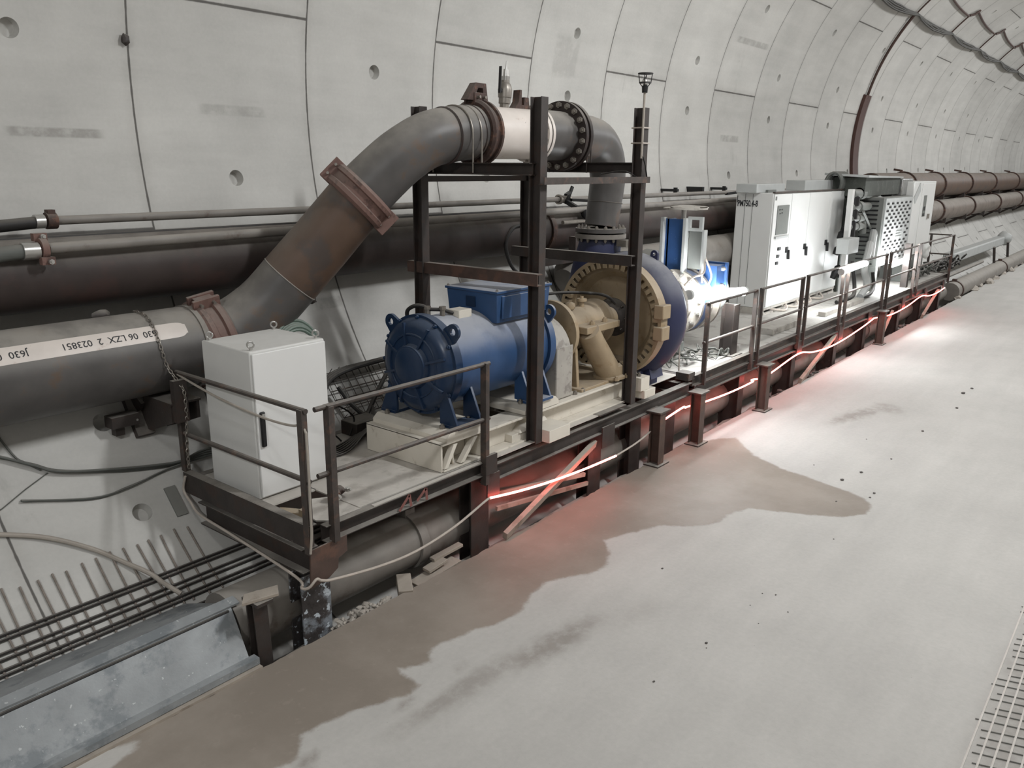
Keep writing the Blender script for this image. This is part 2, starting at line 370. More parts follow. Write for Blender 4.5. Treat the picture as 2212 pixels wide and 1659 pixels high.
# ================================================================== THE SETTING
def lining():
    x0, x1 = -10., 46.; a0, a1 = -76., 58.
    pk = []
    for i in range(-2, 20):
        xm = 4.034+2.012*(i+.5)
        for t in ((-8.7, -19.2, 28.4, 38.6, -56) if i % 2 == 0 else (4.8, 14.9, -33.1, -42.8, 52.4)): pk.append((xm, math.radians(t+max(0, i-6)*.2)*TR))
    r = .083; n = 20
    pts = []; edges = []
    sx = [x0+.5*i for i in range(int((x1-x0)/.5)+1)]; sa = [math.radians(a0+2*i)*TR for i in range(int((a1-a0)/2)+1)]
    for x in sx:
        for s in sa:
            if all((x-px)**2+(s-ps)**2 > (r*1.25)**2 for px, ps in pk): pts.append(V((x, s)))
    for px, ps in pk:
        o = len(pts)
        for j in range(n): pts.append(V((px+r*math.cos(2*PI*j/n), ps+r*math.sin(2*PI*j/n)))); edges.append((o+j, o+(j+1) % n))
    vo, eo, fo, *_ = mgeo.delaunay_2d_cdt(pts, edges, [], 0, 1e-5)
    mb = MB(); P = lambda x, s, d=0.: wpt(x, math.degrees(s/TR), -d)
    keep = []
    for f in fo:
        cx = sum(vo[i].x for i in f)/len(f); cs = sum(vo[i].y for i in f)/len(f)
        if all((cx-px)**2+(cs-ps)**2 > (r*.985)**2 for px, ps in pk): keep.append(tuple(f))
    mb.add([P(q.x, q.y) for q in vo], keep)
    for px, ps in pk:                                              # bolt pockets let into the segments
        vs = []
        for d, k in ((0, 1), (.05, .93), (.085, .86)):
            vs += [P(px+r*k*math.cos(2*PI*j/n), ps+r*k*math.sin(2*PI*j/n), d) for j in range(n)]
        vs.append(P(px, ps, .09)); fs = []
        for q in range(2): fs += [(q*n+j, q*n+(j+1) % n, q*n+n+(j+1) % n, q*n+n+j) for j in range(n)]
        fs += [(2*n+j, 2*n+(j+1) % n, 3*n) for j in range(n)]; mb.add(vs, fs)
    xs = [46+4*i for i in range(18)]
    vs = [P(x, s) for x in xs for s in sa]; m = len(sa)
    mb.add(vs, [(i*m+j, i*m+j+1, i*m+m+j+1, i*m+m+j) for i in range(len(xs)-1) for j in range(m-1)])
    o = mb.build('wall_left', 'wall', None, origin='world', sharp=50); struct(o)
    for nm, b0, b1 in (('ceiling', 58., 122.), ('wall_right', 122., 256.)):
        mb = MB(); ss = [b0+2*i for i in range(int((b1-b0)/2)+1)]; xs = [-10., 46., 114.]; m = len(ss)
        mb.add([wpt(x, a) for x in xs for a in ss], [(i*m+j, i*m+j+1, i*m+m+j+1, i*m+m+j) for i in range(2) for j in range(m-1)])
        struct(mb.build(nm, 'wall', None, origin='world', sharp=50))
lining()
WET = [(1.6, 4.9), (7.2, 4.9), (9.3, 4.9), (9.64, 4.63), (9.95, 4.55), (10.29, 4.31), (9.95, 4.02), (9.74, 3.81), (9.55, 3.4), (9.43, 3.04), (9.32, 2.6), (9.2, 2.3), (9.05, 2.16), (8.76, 2.13), (8.5, 2.3),
       (8.37, 2.51), (8.2, 2.9), (8.09, 3.18), (7.8, 3.28), (7.48, 3.29), (7.25, 3.45), (7.04, 3.7), (6.7, 3.86), (6.39, 3.97), (6.28, 3.86), (6.19, 3.76), (5.95, 3.66), (5.70, 3.69), (5.5, 3.82), (5.35, 3.9), (5.05, 3.86), (4.81, 3.75), (4.5, 3.8),
       (4.23, 3.90), (3.97, 3.95), (3.87, 3.9), (3.83, 3.79), (3.7, 3.86), (3.6, 3.96), (3.56, 3.88), (3.56, 3.7), (3.42, 3.66), (3.3, 3.74), (3.13, 3.80), (2.80, 3.885), (2.66, 3.91), (2.58, 3.8), (2.52, 3.73), (2.40, 3.77), (2.1, 3.85), (1.8, 3.98), (1.4, 4.2), (1.5, 4.45), (1.75, 4.56), (2.0, 4.66), (1.8, 4.74)]
def sdf(x, y, poly):
    d = 1e9; ins = False; n = len(poly)
    for i in range(n):
        ax, ay = poly[i]; bx, by = poly[i-1]; ex, ey = bx-ax, by-ay; wx, wy = x-ax, y-ay
        t = max(0, min(1, (wx*ex+wy*ey)/(ex*ex+ey*ey))); d = min(d, (wx-ex*t)**2+(wy-ey*t)**2)
        if (ay > y) != (by > y) and x < (bx-ax)*(y-ay)/(by-ay)+ax: ins = not ins
    return math.sqrt(d)*(1 if ins else -1)
def floor():
    xs = [-10, -4, 0]+[1+.07*i for i in range(143)]+[11.1+.15*i for i in range(40)]+[18, 22, 28, 40, 60, 114]
    ys = [-.42, -.1, 0, .1, .2, .3, .4, .5, .6, .8, 1.4]+[1.8+.07*i for i in range(42)]+[4.735]
    mb = MB(); m = len(ys); rr = random.Random(3)
    edge = [rr.uniform(-.012, .006) for _ in xs]
    vs = [(x, y+(edge[i] if j == m-1 else 0), 0) for i, x in enumerate(xs) for j, y in enumerate(ys)]
    n0 = len(vs)
    fs = [(i*m+j, i*m+m+j, i*m+m+j+1, i*m+j+1) for i in range(len(xs)-1) for j in range(m-1)]
    vs += [(x, 4.735+edge[i]+.015, -.8) for i, x in enumerate(xs)]
    fs += [(i*m+m-1, i*m+2*m-1, n0+i+1, n0+i) for i in range(len(xs)-1)]
    mb.add(vs, fs); o = mb.build('floor', 'floor', None, origin='world', sharp=30); struct(o)
    wet = o.data.attributes.new('wet', 'FLOAT', 'POINT'); dmp = o.data.attributes.new('damp', 'FLOAT', 'POINT')
    blobs = ((5.4, .2, 2.0, .3, 0, .55), (4.6, .05, .5, .3, .3, .5), (6.6, .3, .4, .2, 0, .5), (4.6, 3.27, .55, .13, -.12, .75), (3.75, 3.42, .7, .1, -.05, .6), (5.3, 3.05, .4, .12, -.3, .2), (12.5, 3.36, .75, .14, -.25, .8), (13.2, 3.1, .3, .2, .6, .6), (3.34, 3.6, .1, .045, 0, .8), (2.56, 3.69, .09, .06, 0, .8), (3.9, 3.6, .09, .03, 0, .5), (2.45, 3.62, .12, .05, .3, .6), (18.6, 3.4, .6, .15, 0, .3))
    for i, v in enumerate(o.data.vertices):
        x, y = v.co.x, v.co.y
        wet.data[i].value = sdf(x, y, WET) if 0 < x < 12 else -1
        b = 0
        for (cx, cy, rx, ry, a, s) in blobs:
            dx, dy = x-cx, y-cy; p = (dx*math.cos(a)+dy*math.sin(a))/rx; q = (-dx*math.sin(a)+dy*math.cos(a))/ry
            b = max(b, s*max(0, min(1, 1.6*(1.25-math.hypot(p, q)))))
        dmp.data[i].value = b
floor()
mb = MB()                                                          # rough concrete ledge in the trench against the slab edge
xs = [1+.25*i for i in range(110)]; rr = random.Random(5)
vs = []
for x in xs: vs += [(x, 4.74, -.12+rr.uniform(-.015, .015)), (x, 4.93+rr.uniform(-.02, .02), -.13+rr.uniform(-.02, .02)), (x, 5.0, -.55)]
mb.add(vs, [(i*3+j, i*3+j+1, i*3+4+j, i*3+3+j) for i in range(len(xs)-1) for j in range(2)])
struct(mb.build('trim_1', 'pit', None, origin='world'))
# lining ledge with the kerb the steel trough sits on
mb = MB(); mb.hexa([(-4, 4.98, -.5), (2.8, 4.98, -.5), (2.8, 5.3, -.5), (-4, 5.3, -.5), (-4, 5.02, .2), (2.8, 5.02, .2), (2.8, 5.4, .18), (-4, 5.4, .18)]); struct(mb.build('trim_2', 'pit', None, origin='world'))
# ------------------------------------------------------------------ tunnel lamps on the far side of the crown
for i, x in enumerate(LAMP_X):
    t = thing('tunnel_lamp', 'long tunnel luminaire fixed high on the right-hand lining', 'lamp', (x, lamp_pos[0], lamp_pos[1]), 'tunnel luminaires')
    dn = V((0, TC[0]-lamp_pos[0], TC[1]-lamp_pos[1])).normalized(); b = V((x, lamp_pos[0], lamp_pos[1]))
    mb = MB(); mb.beam(b+V((-.8, 0, 0))-dn*.06, b+V((.8, 0, 0))-dn*.06, .3, .08, dn)
    for s in (-.6, .6): mb.beam(b+V((s, 0, 0))-dn*.06, b+V((s, 0, 0))-dn*.2, .05, .05, (1, 0, 0))
    mb.build('housing', 'machgrey', t)
    MB().beam(b+V((-.75, 0, 0))-dn*.015, b+V((.75, 0, 0))-dn*.015, .25, .01, dn).build('diffuser', 'lampon', t)
# ------------------------------------------------------------------ big pipes along the wall
def run_pipe(name, label, axis, r, x0, x1, mat, joints=(), jm=None, cat='pipe', group=None, n=28):
    y, z = axis; t = thing(name, label, cat, (x0, y, z-r), group)
    MB().tube([(x0, y, z), (x1, y, z)], r, n).build('pipe_body', mat, t)
    for j in joints:
        mb = MB(); mb.disc((j-.05, y, z), (1, 0, 0), r*1.1, .1, n); mb.beam((j, y-.06, z+r*1.1), (j, y+.06, z+r*1.1), .12, .09); mb.build('pipe_joint', jm or mat, t)
    return t
run_pipe('service_pipe', 'big dark brown pipe hung along the wall behind the sloping pipe', (7.3, 2.70), .298, -6, 21.8, 'pipedark', (9.6,), 'clampdark', n=36)
t = thing('air_line', 'topmost thin grey pipe along the wall, with a dark hose coupled to its near end', 'pipe', (0, 7.42, 3.09))
MB().tube([(2.98, 7.42, 3.128), (24.5, 7.42, 3.128)], .038, 12).build('pipe_body', 'pipewall', t)
mb = MB(); mb.tube(spline([(-1, 7.42, 3.09), (1.2, 7.42, 3.09), (2.2, 7.42, 3.085), (2.9, 7.42, 3.12)]), .05, 12); mb.build('rubber_hose', 'rubber', t)
MB().disc((2.84, 7.42, 3.125), (1, 0, 0), .058, .075, 16).build('hose_clip', 'chrome', t)
mb = MB(); mb.disc((2.93, 7.42, 3.128), (1, 0, 0), .07, .08, 16); mb.box((2.94, 7.38, 3.17), (3.0, 7.45, 3.22)); mb.build('coupling', 'clampdark', t)
t = thing('water_line', 'second thin grey pipe above the big dark pipe, bolted coupling at its near end', 'pipe', (0, 6.98, 2.87))
MB().tube([(2.75, 6.98, 2.94), (6.0, 6.98, 2.965), (10.2, 6.99, 2.99), (24.5, 7.05, 3.05)], .045, 14).build('pipe_body', 'pipewall', t)
MB().tube(spline([(-1, 6.8, 2.3), (1.0, 6.88, 2.6), (1.9, 6.95, 2.82), (2.3, 6.98, 2.905), (2.62, 6.98, 2.935)]), .058, 12).build('hose', 'cable', t)
MB().disc((2.55, 6.98, 2.93), (1, 0, 0), .068, .12, 16).build('hose_clip', 'chrome', t)
mb = MB(); mb.disc((2.68, 6.98, 2.94), (1, 0, 0), .085, .05, 16)
for q in ((.09, .05), (-.09, -.05)): mb.box((2.66, 6.98+q[1]-.03, 2.94+q[0]-.03), (2.76, 6.98+q[1]+.03, 2.94+q[0]+.03))
mb.build('coupling', 'clamp', t)
for q in ((.095, .05), (-.095, -.05)): MB().bolt((2.72, 6.98+q[1]-.03, 2.94+q[0]), (0, -1, 0), .022, .03).build('bolt', 'chrome', t)
o = MB().tube([(-4, 7.42, 2.985), (9.5, 7.42, 2.995)], .016, 8).build('conduit', 'rubber'); tag(o, 'thin black conduit between the two grey wall pipes', 'conduit')
# the suction pipe continues along the wall past the pump
o = thing('suction_pipe', 'large grey suction pipe bending from the pump to the wall behind the blue valve', 'pipe', (11.2, 5.34, 1.3))
arc = [(10.75, 5.34, 1.78), (11.1, 5.34, 1.78)]+[(11.1+.62*math.sin(a), 5.96-.62*math.cos(a), 1.78+.1*a) for a in [PI/2*i/8 for i in range(1, 9)]]+[(11.72, 6.25, 1.98)]
MB().tube(arc, .31, 24).build('elbow', 'machgrey', o)
MB().tube([(11.72, 6.2, 1.98), (11.72, 6.72, 2.03)], .31, 24).build('branch', 'machgrey', o)
MB().disc((10.72, 5.34, 1.78), (1, 0, 0), .44, .06, 28).build('flange', 'bolt', o)
mb = MB()
mb.tube([(9.9, 7.0, 1.96), (10.0, 7.0, 2.0), (10.2, 7.0, 2.03), (24.1, 7.0, 2.05)], [.2, .29, .32, .32], 24)
o = mb.build('slurry_main', 'pipewall'); tag(o, 'light grey rounded pipe end and run low on the wall behind the pump', 'pipe')
for nm, lb, ax, r, js, m in (('discharge_main', 'upper of two fat grey pipes on the far wall at right', (6.92, 3.12), .4, (27.6, 31.5, 36, 41, 47, 54), 'pipebrown'), ('return_main', 'lower of two fat grey pipes on the far wall at right', (6.75, 2.26), .355, (27.5, 31.2, 36.4, 42, 48, 55), 'pipetan')):
    t = thing(nm, lb, 'pipe', (24.5, ax[0], ax[1]-r))
    MB().tube([(24.2, ax[0], ax[1]), (100, ax[0], ax[1])], r, 26).build('pipe_body', m, t)
    for j in js:
        mb = MB(); mb.disc((j-.06, ax[0], ax[1]), (1, 0, 0), r+.05, .12, 24); mb.beam((j, ax[0]+.05, ax[1]+r+.06), (j, ax[0]+.3, ax[1]+r+.1), .1, .06); mb.build('pipe_joint', 'clampdark', t)
    br = None
    for j in (25.6, 28.8, 32.2, 35.6, 39.2, 43, 47, 51):
        mb = MB(); z = ax[1]-r; yw = wall_y(z-.15)
        mb.beam((j, ax[0]-.15, z-.05), (j, yw, z-.05), .12, .09); mb.beam((j, ax[0]+.05, z-.08), (j, wall_y(z-.3), z-.3), .1, .08)
        mb.beam((j, ax[0]-.2, z-.09), (j, ax[0]-.2, z+.1), .1, .06, (1, 0, 0)); mb.build('wall_bracket', 'steel', t)
# ------------------------------------------------------------------ steel trough, ledge and rebar at near left
t = thing('steel_trough', 'long bluish galvanised sheet-steel trough lying along the slab edge at lower left', 'trough', (1, 5, 0))
mb = MB(); mb.hexa([(-3, 4.8, .03), (2.9, 4.8, .03), (2.9, 4.815, .03), (-3, 4.815, .03), (-3, 5.06, .385), (2.93, 5.06, .385), (2.93, 5.075, .385), (-3, 5.075, .385)]); mb.build('side_sheet', 'galv', t)
mb = MB(); mb.hexa([(-3, 5.10, .39), (2.96, 5.10, .39), (2.96, 5.82, .11), (-3, 5.82, .11), (-3, 5.105, .402), (2.96, 5.105, .402), (2.96, 5.825, .122), (-3, 5.825, .122)]); mb.build('top_sheet', 'galv', t)
mb = MB(); mb.beam((-3, 5.105, .405), (3.0, 5.105, .405), .09, .018, (0, -.25, 1)); mb.build('top_flange', 'galv', t)
mb = MB(); mb.tube([(-3, 5.055, .372), (2.9, 5.055, .372)], .013, 8); mb.build('seal_strip', 'rubber', t)
mb = MB(); mb.angle((-3, 4.80, .05), (2.95, 4.80, .05), .05, .07, .012, (0, 0, 1), 1); mb.build('bottom_flange', 'galv', t)
mb = MB(); mb.beam((-3, 4.755, .008), (2.95, 4.755, .008), .05, .02); mb.build('edge_strip', 'timber', t)
def rebar(pts, r, mat): return MB().tube(pts, r, 7).build('rebar', mat)
for i in range(21):
    x = 1.075+.1115*i+random.uniform(-.012, .012); top = .535+random.uniform(-.015, .02); zs = [top+(.11-top)*k/5 for k in range(6)]
    tilt = random.uniform(-.02, .02)
    o = rebar([(x+tilt*k/5, wall_y(z)-.016, z) for k, z in enumerate(zs)], .0085, 'rebar')
    tag(o, 'short upright starter bar lying up the lining above the steel trough', 'rebar', 'upright starter bars')
for (z, x0, x1, lb) in ((.32, -3, 4.6, 'highest of the long black bars crossing the starter bars'), (.235, -3, 4.6, 'second long black bar from the top across the starter bars'), (.165, -3, 4.5, 'third long black bar down across the starter bars'), (.085, 2.9, 4.4, 'lowest long black bar, starting beside the end of the steel trough')):
    mb = MB()
    for k in (0, .024):
        mb.tube([(x0+(x1-x0)*i/8, wall_y(z-k)-.04+random.uniform(-.004, .004), z-k+random.uniform(-.004, .006)) for i in range(9)], .012, 7)
    tag(mb.build('reinforcing_bar', 'rebarblack'), lb, 'rebar')
# ------------------------------------------------------------------ cables lying on the wall at left
def on_wall(pts, inset=.03): return [V((p[0], min(p[1], wall_y(p[2]))-inset, p[2])) for p in pts]
mb = MB()
for k in range(4):
    P = on_wall([(1.2, 7.3, 1.62), (2.0, 7.06, 1.40+.005*k), (2.35, 6.94, 1.25), (2.53, 6.87, 1.155), (2.93, 6.79, 1.05+.01*k), (3.27, 6.75, .99+.012*k), (3.5, 6.72, .98+.01*k), (3.8, 6.68, .99+.025*k), (4.3, 6.5, .94)], .02+.012*k)
    mb.tube(spline(P, 6), .0115, 7)
tag(mb.build('cable_bundle', 'cable'), 'sagging bundle of grey cables on the wall left of the grey cabinet', 'cable')
mb = MB()
for k in range(2): mb.tube(spline(on_wall([(2.2, 6.8, 1.02), (2.7, 6.74, .9+.01*k), (3.0, 6.7, .91), (3.3, 6.72, .94+.01*k), (3.5, 6.72, .97), (3.9, 6.7, .99)], .02+.015*k), 6), .009, 6)
tag(mb.build('cable', 'cable'), 'pair of thin dark cables just under the sagging cable bundle', 'cable')
tag(MB().tube(spline(on_wall([(1.3, 6.95, 1.0), (1.7, 6.72, .93), (1.99, 6.64, .85), (2.27, 6.54, .75), (2.53, 6.4, .6), (2.69, 6.28, .47)], .03)+[V((2.82, 6.08, .37)), V((2.89, 5.98, .28)), V((2.96, 5.86, .2))], 6), .02, 10).build('hose', 'cablelight'), 'single thick dusty hose curving down the wall over the starter bars', 'hose')
tag(MB().tube(spline(on_wall([(2.18, 7.2, 1.6), (2.27, 7.0, 1.33), (2.33, 6.95, 1.26), (2.42, 6.9, 1.18)], .012), 5), .008, 6).build('cable', 'cable'), 'thin wire dropping to the cable bundle at the left edge', 'cable')
tag(MB().tube(on_wall([(2.46, 6.88, 1.15), (2.26, 6.84, 1.08), (2.06, 6.78, 1.0), (1.8, 6.72, .94)], .012), .005, 6).build('wire', 'cable'), 'fine wire hanging slack below the cable bundle at left', 'wire')
o = MB().blob(wpt(4.0, 5.0, .03), .04, 3, (1, .8, 1.3)).build('wall_anchor', 'steel'); tag(o, 'small dark anchor stub beside the first ring joint, upper left', 'anchor')
# ================================================================== THE SLURRY PIPE
PY, PZ, PR = 6.9, 1.985, .367
t = thing('slurry_pipe', 'huge horizontal steel pipe with stencilled white stripe, at left', 'pipe', (1, PY, PZ-PR))
MB().tube([(-4, PY, PZ), (3.82, PY, PZ)], PR, 56).build('pipe_body', 'pipegrey', t)
mb = MB(); mb.rev([(-.02, PR), (-.02, PR+.012), (.06, PR+.012), (.06, PR)], (3.8, PY, PZ), (1, 0, 0), 56); mb.build('end_collar', 'pipewall', t)
def onpipe(x, deg, r): a = math.radians(deg); return (x, PY-r*math.cos(a), PZ+r*math.sin(a))
mb = MB(); n = 10; xs = [-4, 3.45]+[3.5+.145*q for q in (0, .3, .5, .65, .78, .88, .95, .99)]
vs = []; 
for x in xs:
    hw = 11.5 if x < 3.5 else 11.5*max(.35, (1-((x-3.5)/.145)**4))**.5
    for j in range(n+1): vs.append(onpipe(x, 38.5-hw+2*hw*j/n, PR+.0015))
mb.add(vs, [(i*(n+1)+j, i*(n+1)+j+1, (i+1)*(n+1)+j+1, (i+1)*(n+1)+j) for i in range(len(xs)-1) for j in range(n)])
mb.build('stripe', 'spool', t)
for txt, x0 in (('630  06 LZX  2  023851', 3.37), ('J630  06  LZX  2', 2.36)):
    lettering(txt, .079, lambda u, v, x0=x0: onpipe(x0-u*1.0, 42-v/PR*180/PI, PR+.003), 'lettering', 'ink', t)
def coupling(label, c, ax, r, wd=.16, lug=(0, 0, 1), mat='clamp', gap=.06):
    """two-half clamp coupling: twin ribs, a groove and bolted lug bracket"""
    c = V(c); ax = V(ax).normalized(); lug = V(lug); lug = (lug-ax*lug.dot(ax)).normalized(); sd = ax.cross(lug)
    t = thing('pipe_coupling', label, 'coupling', c)
    h = wd/2
    mb = MB(); mb.rev([(-h, r), (-h, r+.03), (-h*.75, r+.055), (-h*.4, r+.055), (-h*.3, r+.03), (h*.3, r+.03), (h*.4, r+.055), (h*.75, r+.055), (h, r+.03), (h, r)], c, ax, 44); mb.build('clamp_band', mat, t)
    for s in (1, -1):
        o = c+lug*s*(r+.05)
        mb = MB()
        for k in (-1, 1):
            q = o+sd*k*.055; mb.beam(q-ax*h*1.05, q+ax*h*1.05, .035, .13, lug)
        mb.beam(o-ax*h*.7+lug*.03, o+ax*h*.7+lug*.03, .1, .04, lug)
        l = mb.build('bolt_lug', mat, t, .004)
        for k in (-.5, .5):
            mb = MB(); mb.cyl(o+ax*h*k-sd*.11+lug*.02, o+ax*h*k+sd*.11+lug*.02, .014, 8); mb.bolt(o+ax*h*k-sd*.075+lug*.02, -sd, .026, .025); mb.build('bolt', 'bolt', l)
    return t
path = [(3.92, 6.9, 1.985), (4.08, 6.88, 2.0), (4.3, 6.81, 2.10), (4.55, 6.69, 2.32), (4.72, 6.57, 2.54), (4.96, 6.4, 2.86), (5.24, 6.15, 3.29), (5.4, 6.04, 3.48), (5.6, 5.92, 3.68), (5.86, 5.82, 3.84), (6.15, 5.76, 3.905), (6.32, 5.75, 3.925), (6.5, 5.75, 3.932)]
coupling('rusty pink clamp coupling on the horizontal pipe behind the grey cabinet', (4.02, 6.89, 1.99), (.16, -.02, .03), .362, .24, (.0, -.25, 1), 'clamp')
t = thing('sloping_pipe', 'rust-brown pipe section climbing at a slant from the wall to the frame', 'pipe', path[1])
P = spline(path[1:5], 8); MB().tube(P, [.345-.05*min(1, i/14) for i in range(len(P))], 44).build('lower_elbow', 'pipegrey', t)
MB().tube([path[4], path[5], path[6]], [.295, .292, .285], 44).build('straight_pipe', 'pipebrown', t)
d = (V(path[5])-V(path[4])).normalized()
MB().rev([(-.012, .29), (0, .301), (.012, .29)], path[4], d, 44).build('weld_seam', 'pipewall', t)
mb = MB(); mb.blob(V(path[4])+V((.2, -.05, -.22)), .05, 4, (1, 1, .8)); mb.build('lifting_eye', 'steel', t)
d = (V(path[7])-V(path[6])).normalized()
coupling('brown clamp coupling near the top of the sloping pipe', V(path[6])+d*.03, d, .283, .22, (-.55, .5, .45), 'clamp')
t = thing('gooseneck_pipe', 'dark grey gooseneck elbow arching onto the top of the frame', 'pipe', path[7])
P = spline(path[6:], 8); R0 = [.281-.016*min(1, i/20) for i in range(len(P))]
MB().tube(P, R0, 44).build('elbow', 'pipegrey', t)
for x in (6.02, 6.36): MB().rev([(-.008, .262), (0, .276), (.008, .262)], (x, 5.765 if x < 6.3 else 5.75, 3.885 if x < 6.3 else 3.926), (1, .0, .06), 44).build('weld_seam', 'pipedark', t)
coupling('dark crusted clamp coupling between gooseneck and white pipe spool', (6.5, 5.75, 3.93), (1, 0, 0), .268, .17, (.0, .05, 1), 'clampdark')
t = thing('lug_frame', 'rusty trapezoid lug with a square opening standing on the dark crusted clamp', 'bracket', (6.5, 5.75, 4.2))
mb = MB(); mb.ringplate([(-.19, 0), (.13, 0), (.1, .17), (-.05, .17)], [(-.07, .04), (.06, .04), (.05, .12), (-.02, .12)], (6.5, 5.75, 4.24), (1, 0, 0), (0, 0, 1), .09); mb.build('frame', 'clampdark', t, .004)
t = thing('pipe_spool', 'short white-painted pipe spool on top of the frame, behind a post', 'pipe', (7.2, 5.75, 3.94))
MB().tube([(6.55, 5.75, 3.935), (7.36, 5.75, 3.945)], .262, 44).build('pipe_body', 'spool', t)
mb = MB(); mb.disc((7.35, 5.75, 3.945), (1, 0, 0), .30, .05, 40); mb.build('flange', 'spool', t)
mb = MB()
for k in range(14): a = 2*PI*k/14; mb.cyl((7.32, 5.75+.282*math.sin(a), 3.945+.282*math.cos(a)), (7.43, 5.75+.282*math.sin(a), 3.945+.282*math.cos(a)), .013, 6)
mb.build('bolts', 'bolt', t)
t = thing('ball_valve', 'small upright valve with lever, on the white pipe spool', 'valve', (6.94, 5.75, 4.18))
x, y = 6.94, 5.75
MB().rev([(-.02, .05), (.06, .05), (.06, .062), (.12, .062), (.12, .07), (.2, .075), (.25, .06), (.27, .045), (.29, .045), (.29, 0)], (x, y, 4.18), (.06, 0, 1), 14).build('valve_body', 'bolt', t)
MB().rev([(0, .04), (.05, .045), (.05, .032), (.12, .028), (.12, .012), (.2, .006), (.2, 0)], (x+.02, y, 4.46), (.08, 0, 1), 12).build('nipple', 'chrome', t)
mb = MB(); mb.beam((x-.02, y, 4.36), (x-.1, y-.02, 4.37), .03, .03); mb.beam((x-.1, y-.02, 4.34), (x-.085, y-.02, 4.6), .03, .014, (1, 0, 0)); mb.build('lever', 'rubber', t)
t = thing('clamp_lug', 'spiked bracket standing on the white spool just left of the tall front post', 'bracket', (7.45, 5.75, 4.2))
mb = MB(); mb.prism([(-.14, 0), (.12, 0), (.1, .13), (.03, .13), (.02, .05), (-.02, .05), (-.02, .2), (-.05, .2), (-.07, .08)], (7.2, 5.75, 4.19), (1, 0, 0), (0, 0, 1), .09); mb.build('bracket', 'clampdark', t)
t = thing('reducer_pipe', 'short grey-brown pipe barrel right of the tall front post, on top', 'pipe', (8.0, 5.75, 3.94))
MB().rev([(0, .262), (.0, .3), (.05, .3), (.05, .27), (.5, .272), (.55, .27), (.55, .0)], (7.405, 5.75, 3.945), (1, 0, 0), 44).build('pipe_body', 'pipegrey', t)
mb = MB(); mb.rev([(-.005, .3), (-.005, .306), (.035, .306), (.035, .3)], (7.42, 5.75, 3.945), (1, 0, 0), 44); mb.build('rim', 'spool', t)
t = thing('bolted_flange', 'big dark bolted flange pair on the top pipe, between the two front posts', 'flange', (8.3, 5.75, 3.94))
for k, x in ((0, 7.93), (1, 8.02)): MB().disc((x, 5.75, 3.945), (1, 0, 0), .385, .05, 44, .2).build('flange_plate', 'pipedark', t)
mb = MB(); mb.disc((7.983, 5.75, 3.945), (1, 0, 0), .3, .035, 40); mb.build('gasket', 'rubber', t)
for k in range(18):
    a = 2*PI*k/18; y, z = 5.75+.34*math.sin(a), 3.945+.34*math.cos(a); mb = MB(); mb.cyl((7.89, y, z), (8.12, y, z), .014, 8); mb.bolt((7.93, y, z), (-1, 0, 0), .034, .03); mb.bolt((8.07, y, z), (1, 0, 0), .029, .028); mb.build('bolt', 'bolt', t)
t = thing('downturn_pipe', 'black pipe elbow turning straight down into the pump outlet', 'pipe', (9.0, 5.8, 2.9))
P = [(8.07, 5.75, 3.945), (8.52, 5.752, 3.94)]+[(8.58+.5*math.sin(a), 5.755+.05*a/1.57, 3.42+.52*math.cos(a)) for a in [PI/2*i/10 for i in range(11)]]+[(9.07, 5.81, 3.3), (9.0, 5.82, 2.87)]
MB().tube(P, [.262, .26]+[.25-.025*i/10 for i in range(11)]+[.222, .212], 40).build('elbow', 'pipegrey', t)
MB().rev([(-.008, .215), (0, .232), (.008, .215)], (9.055, 5.812, 3.17), (-.1, .01, -1), 36).build('weld_seam', 'bolt', t)
mb = MB(); mb.disc((8.99, 5.82, 2.80), (0, 0, 1), .325, .05, 40); mb.build('flange', 'pipegrey', t)
for k in range(16): a = 2*PI*k/16; MB().bolt((8.99+.285*math.cos(a), 5.82+.285*math.sin(a), 2.85), (0, 0, 1), .022, .025).build('bolt', 'bolt', t)
# bracket and chain of the stencilled pipe
t = thing('pipe_bracket', 'steel wall bracket cradling the stencilled pipe left of the grey cabinet', 'bracket', (3.35, 6.9, 1.3))
mb = MB(); mb.prism([(6.46, 1.62), (6.46, 1.44), (6.84, 1.30), (6.95, 1.30), (7.05, 1.47), (6.9, 1.60)], (3.36, 0, 0), (0, 1, 0), (0, 0, 1), .025); mb.prism([(6.46, 1.62), (6.46, 1.44), (6.84, 1.30), (6.95, 1.30), (7.05, 1.47), (6.9, 1.60)], (3.6, 0, 0), (0, 1, 0), (0, 0, 1), .025); mb.box((3.34, 6.44, 1.6), (3.62, 7.0, 1.618)); mb.build('cradle', 'steel', t)
mb = MB(); mb.beam((3.42, 6.43, 1.45), (3.42, 6.43, 1.82), .12, .06, (0, 1, 0)); mb.build('stop_post', 'steel', t)
mb = MB(); mb.beam(wpt(3.32, -28.5, .04), wpt(3.32, -35.5, .04), .16, .06, (0, -.85, .5)); mb.beam(wpt(3.32, -29, .02), (3.36, 6.95, 1.5), .1, .1); mb.build('wall_foot', 'steel', t)
mb = MB(); mb.box((3.02, 6.86, 1.38), (3.26, 7.0, 1.48)); mb.box((3.06, 6.9, 1.3), (3.14, 6.98, 1.4)); mb.build('clip', 'steel', t); mb = MB(); mb.box((3.5, 6.85, 1.30), (3.62, 7.0, 1.42)); mb.build('clip', 'steel', t)
MB().bolt((3.24, 6.9, 1.42), (0, -1, 0), .02, .03).build('bolt', 'chrome', t)
o = MB().blob((3.1, 7.0, 2.35), .06, 2, (1.3, .6, .8)).build('pipe_stop', 'steel'); tag(o, 'small dark lump on top of the stencilled pipe', 'clip')
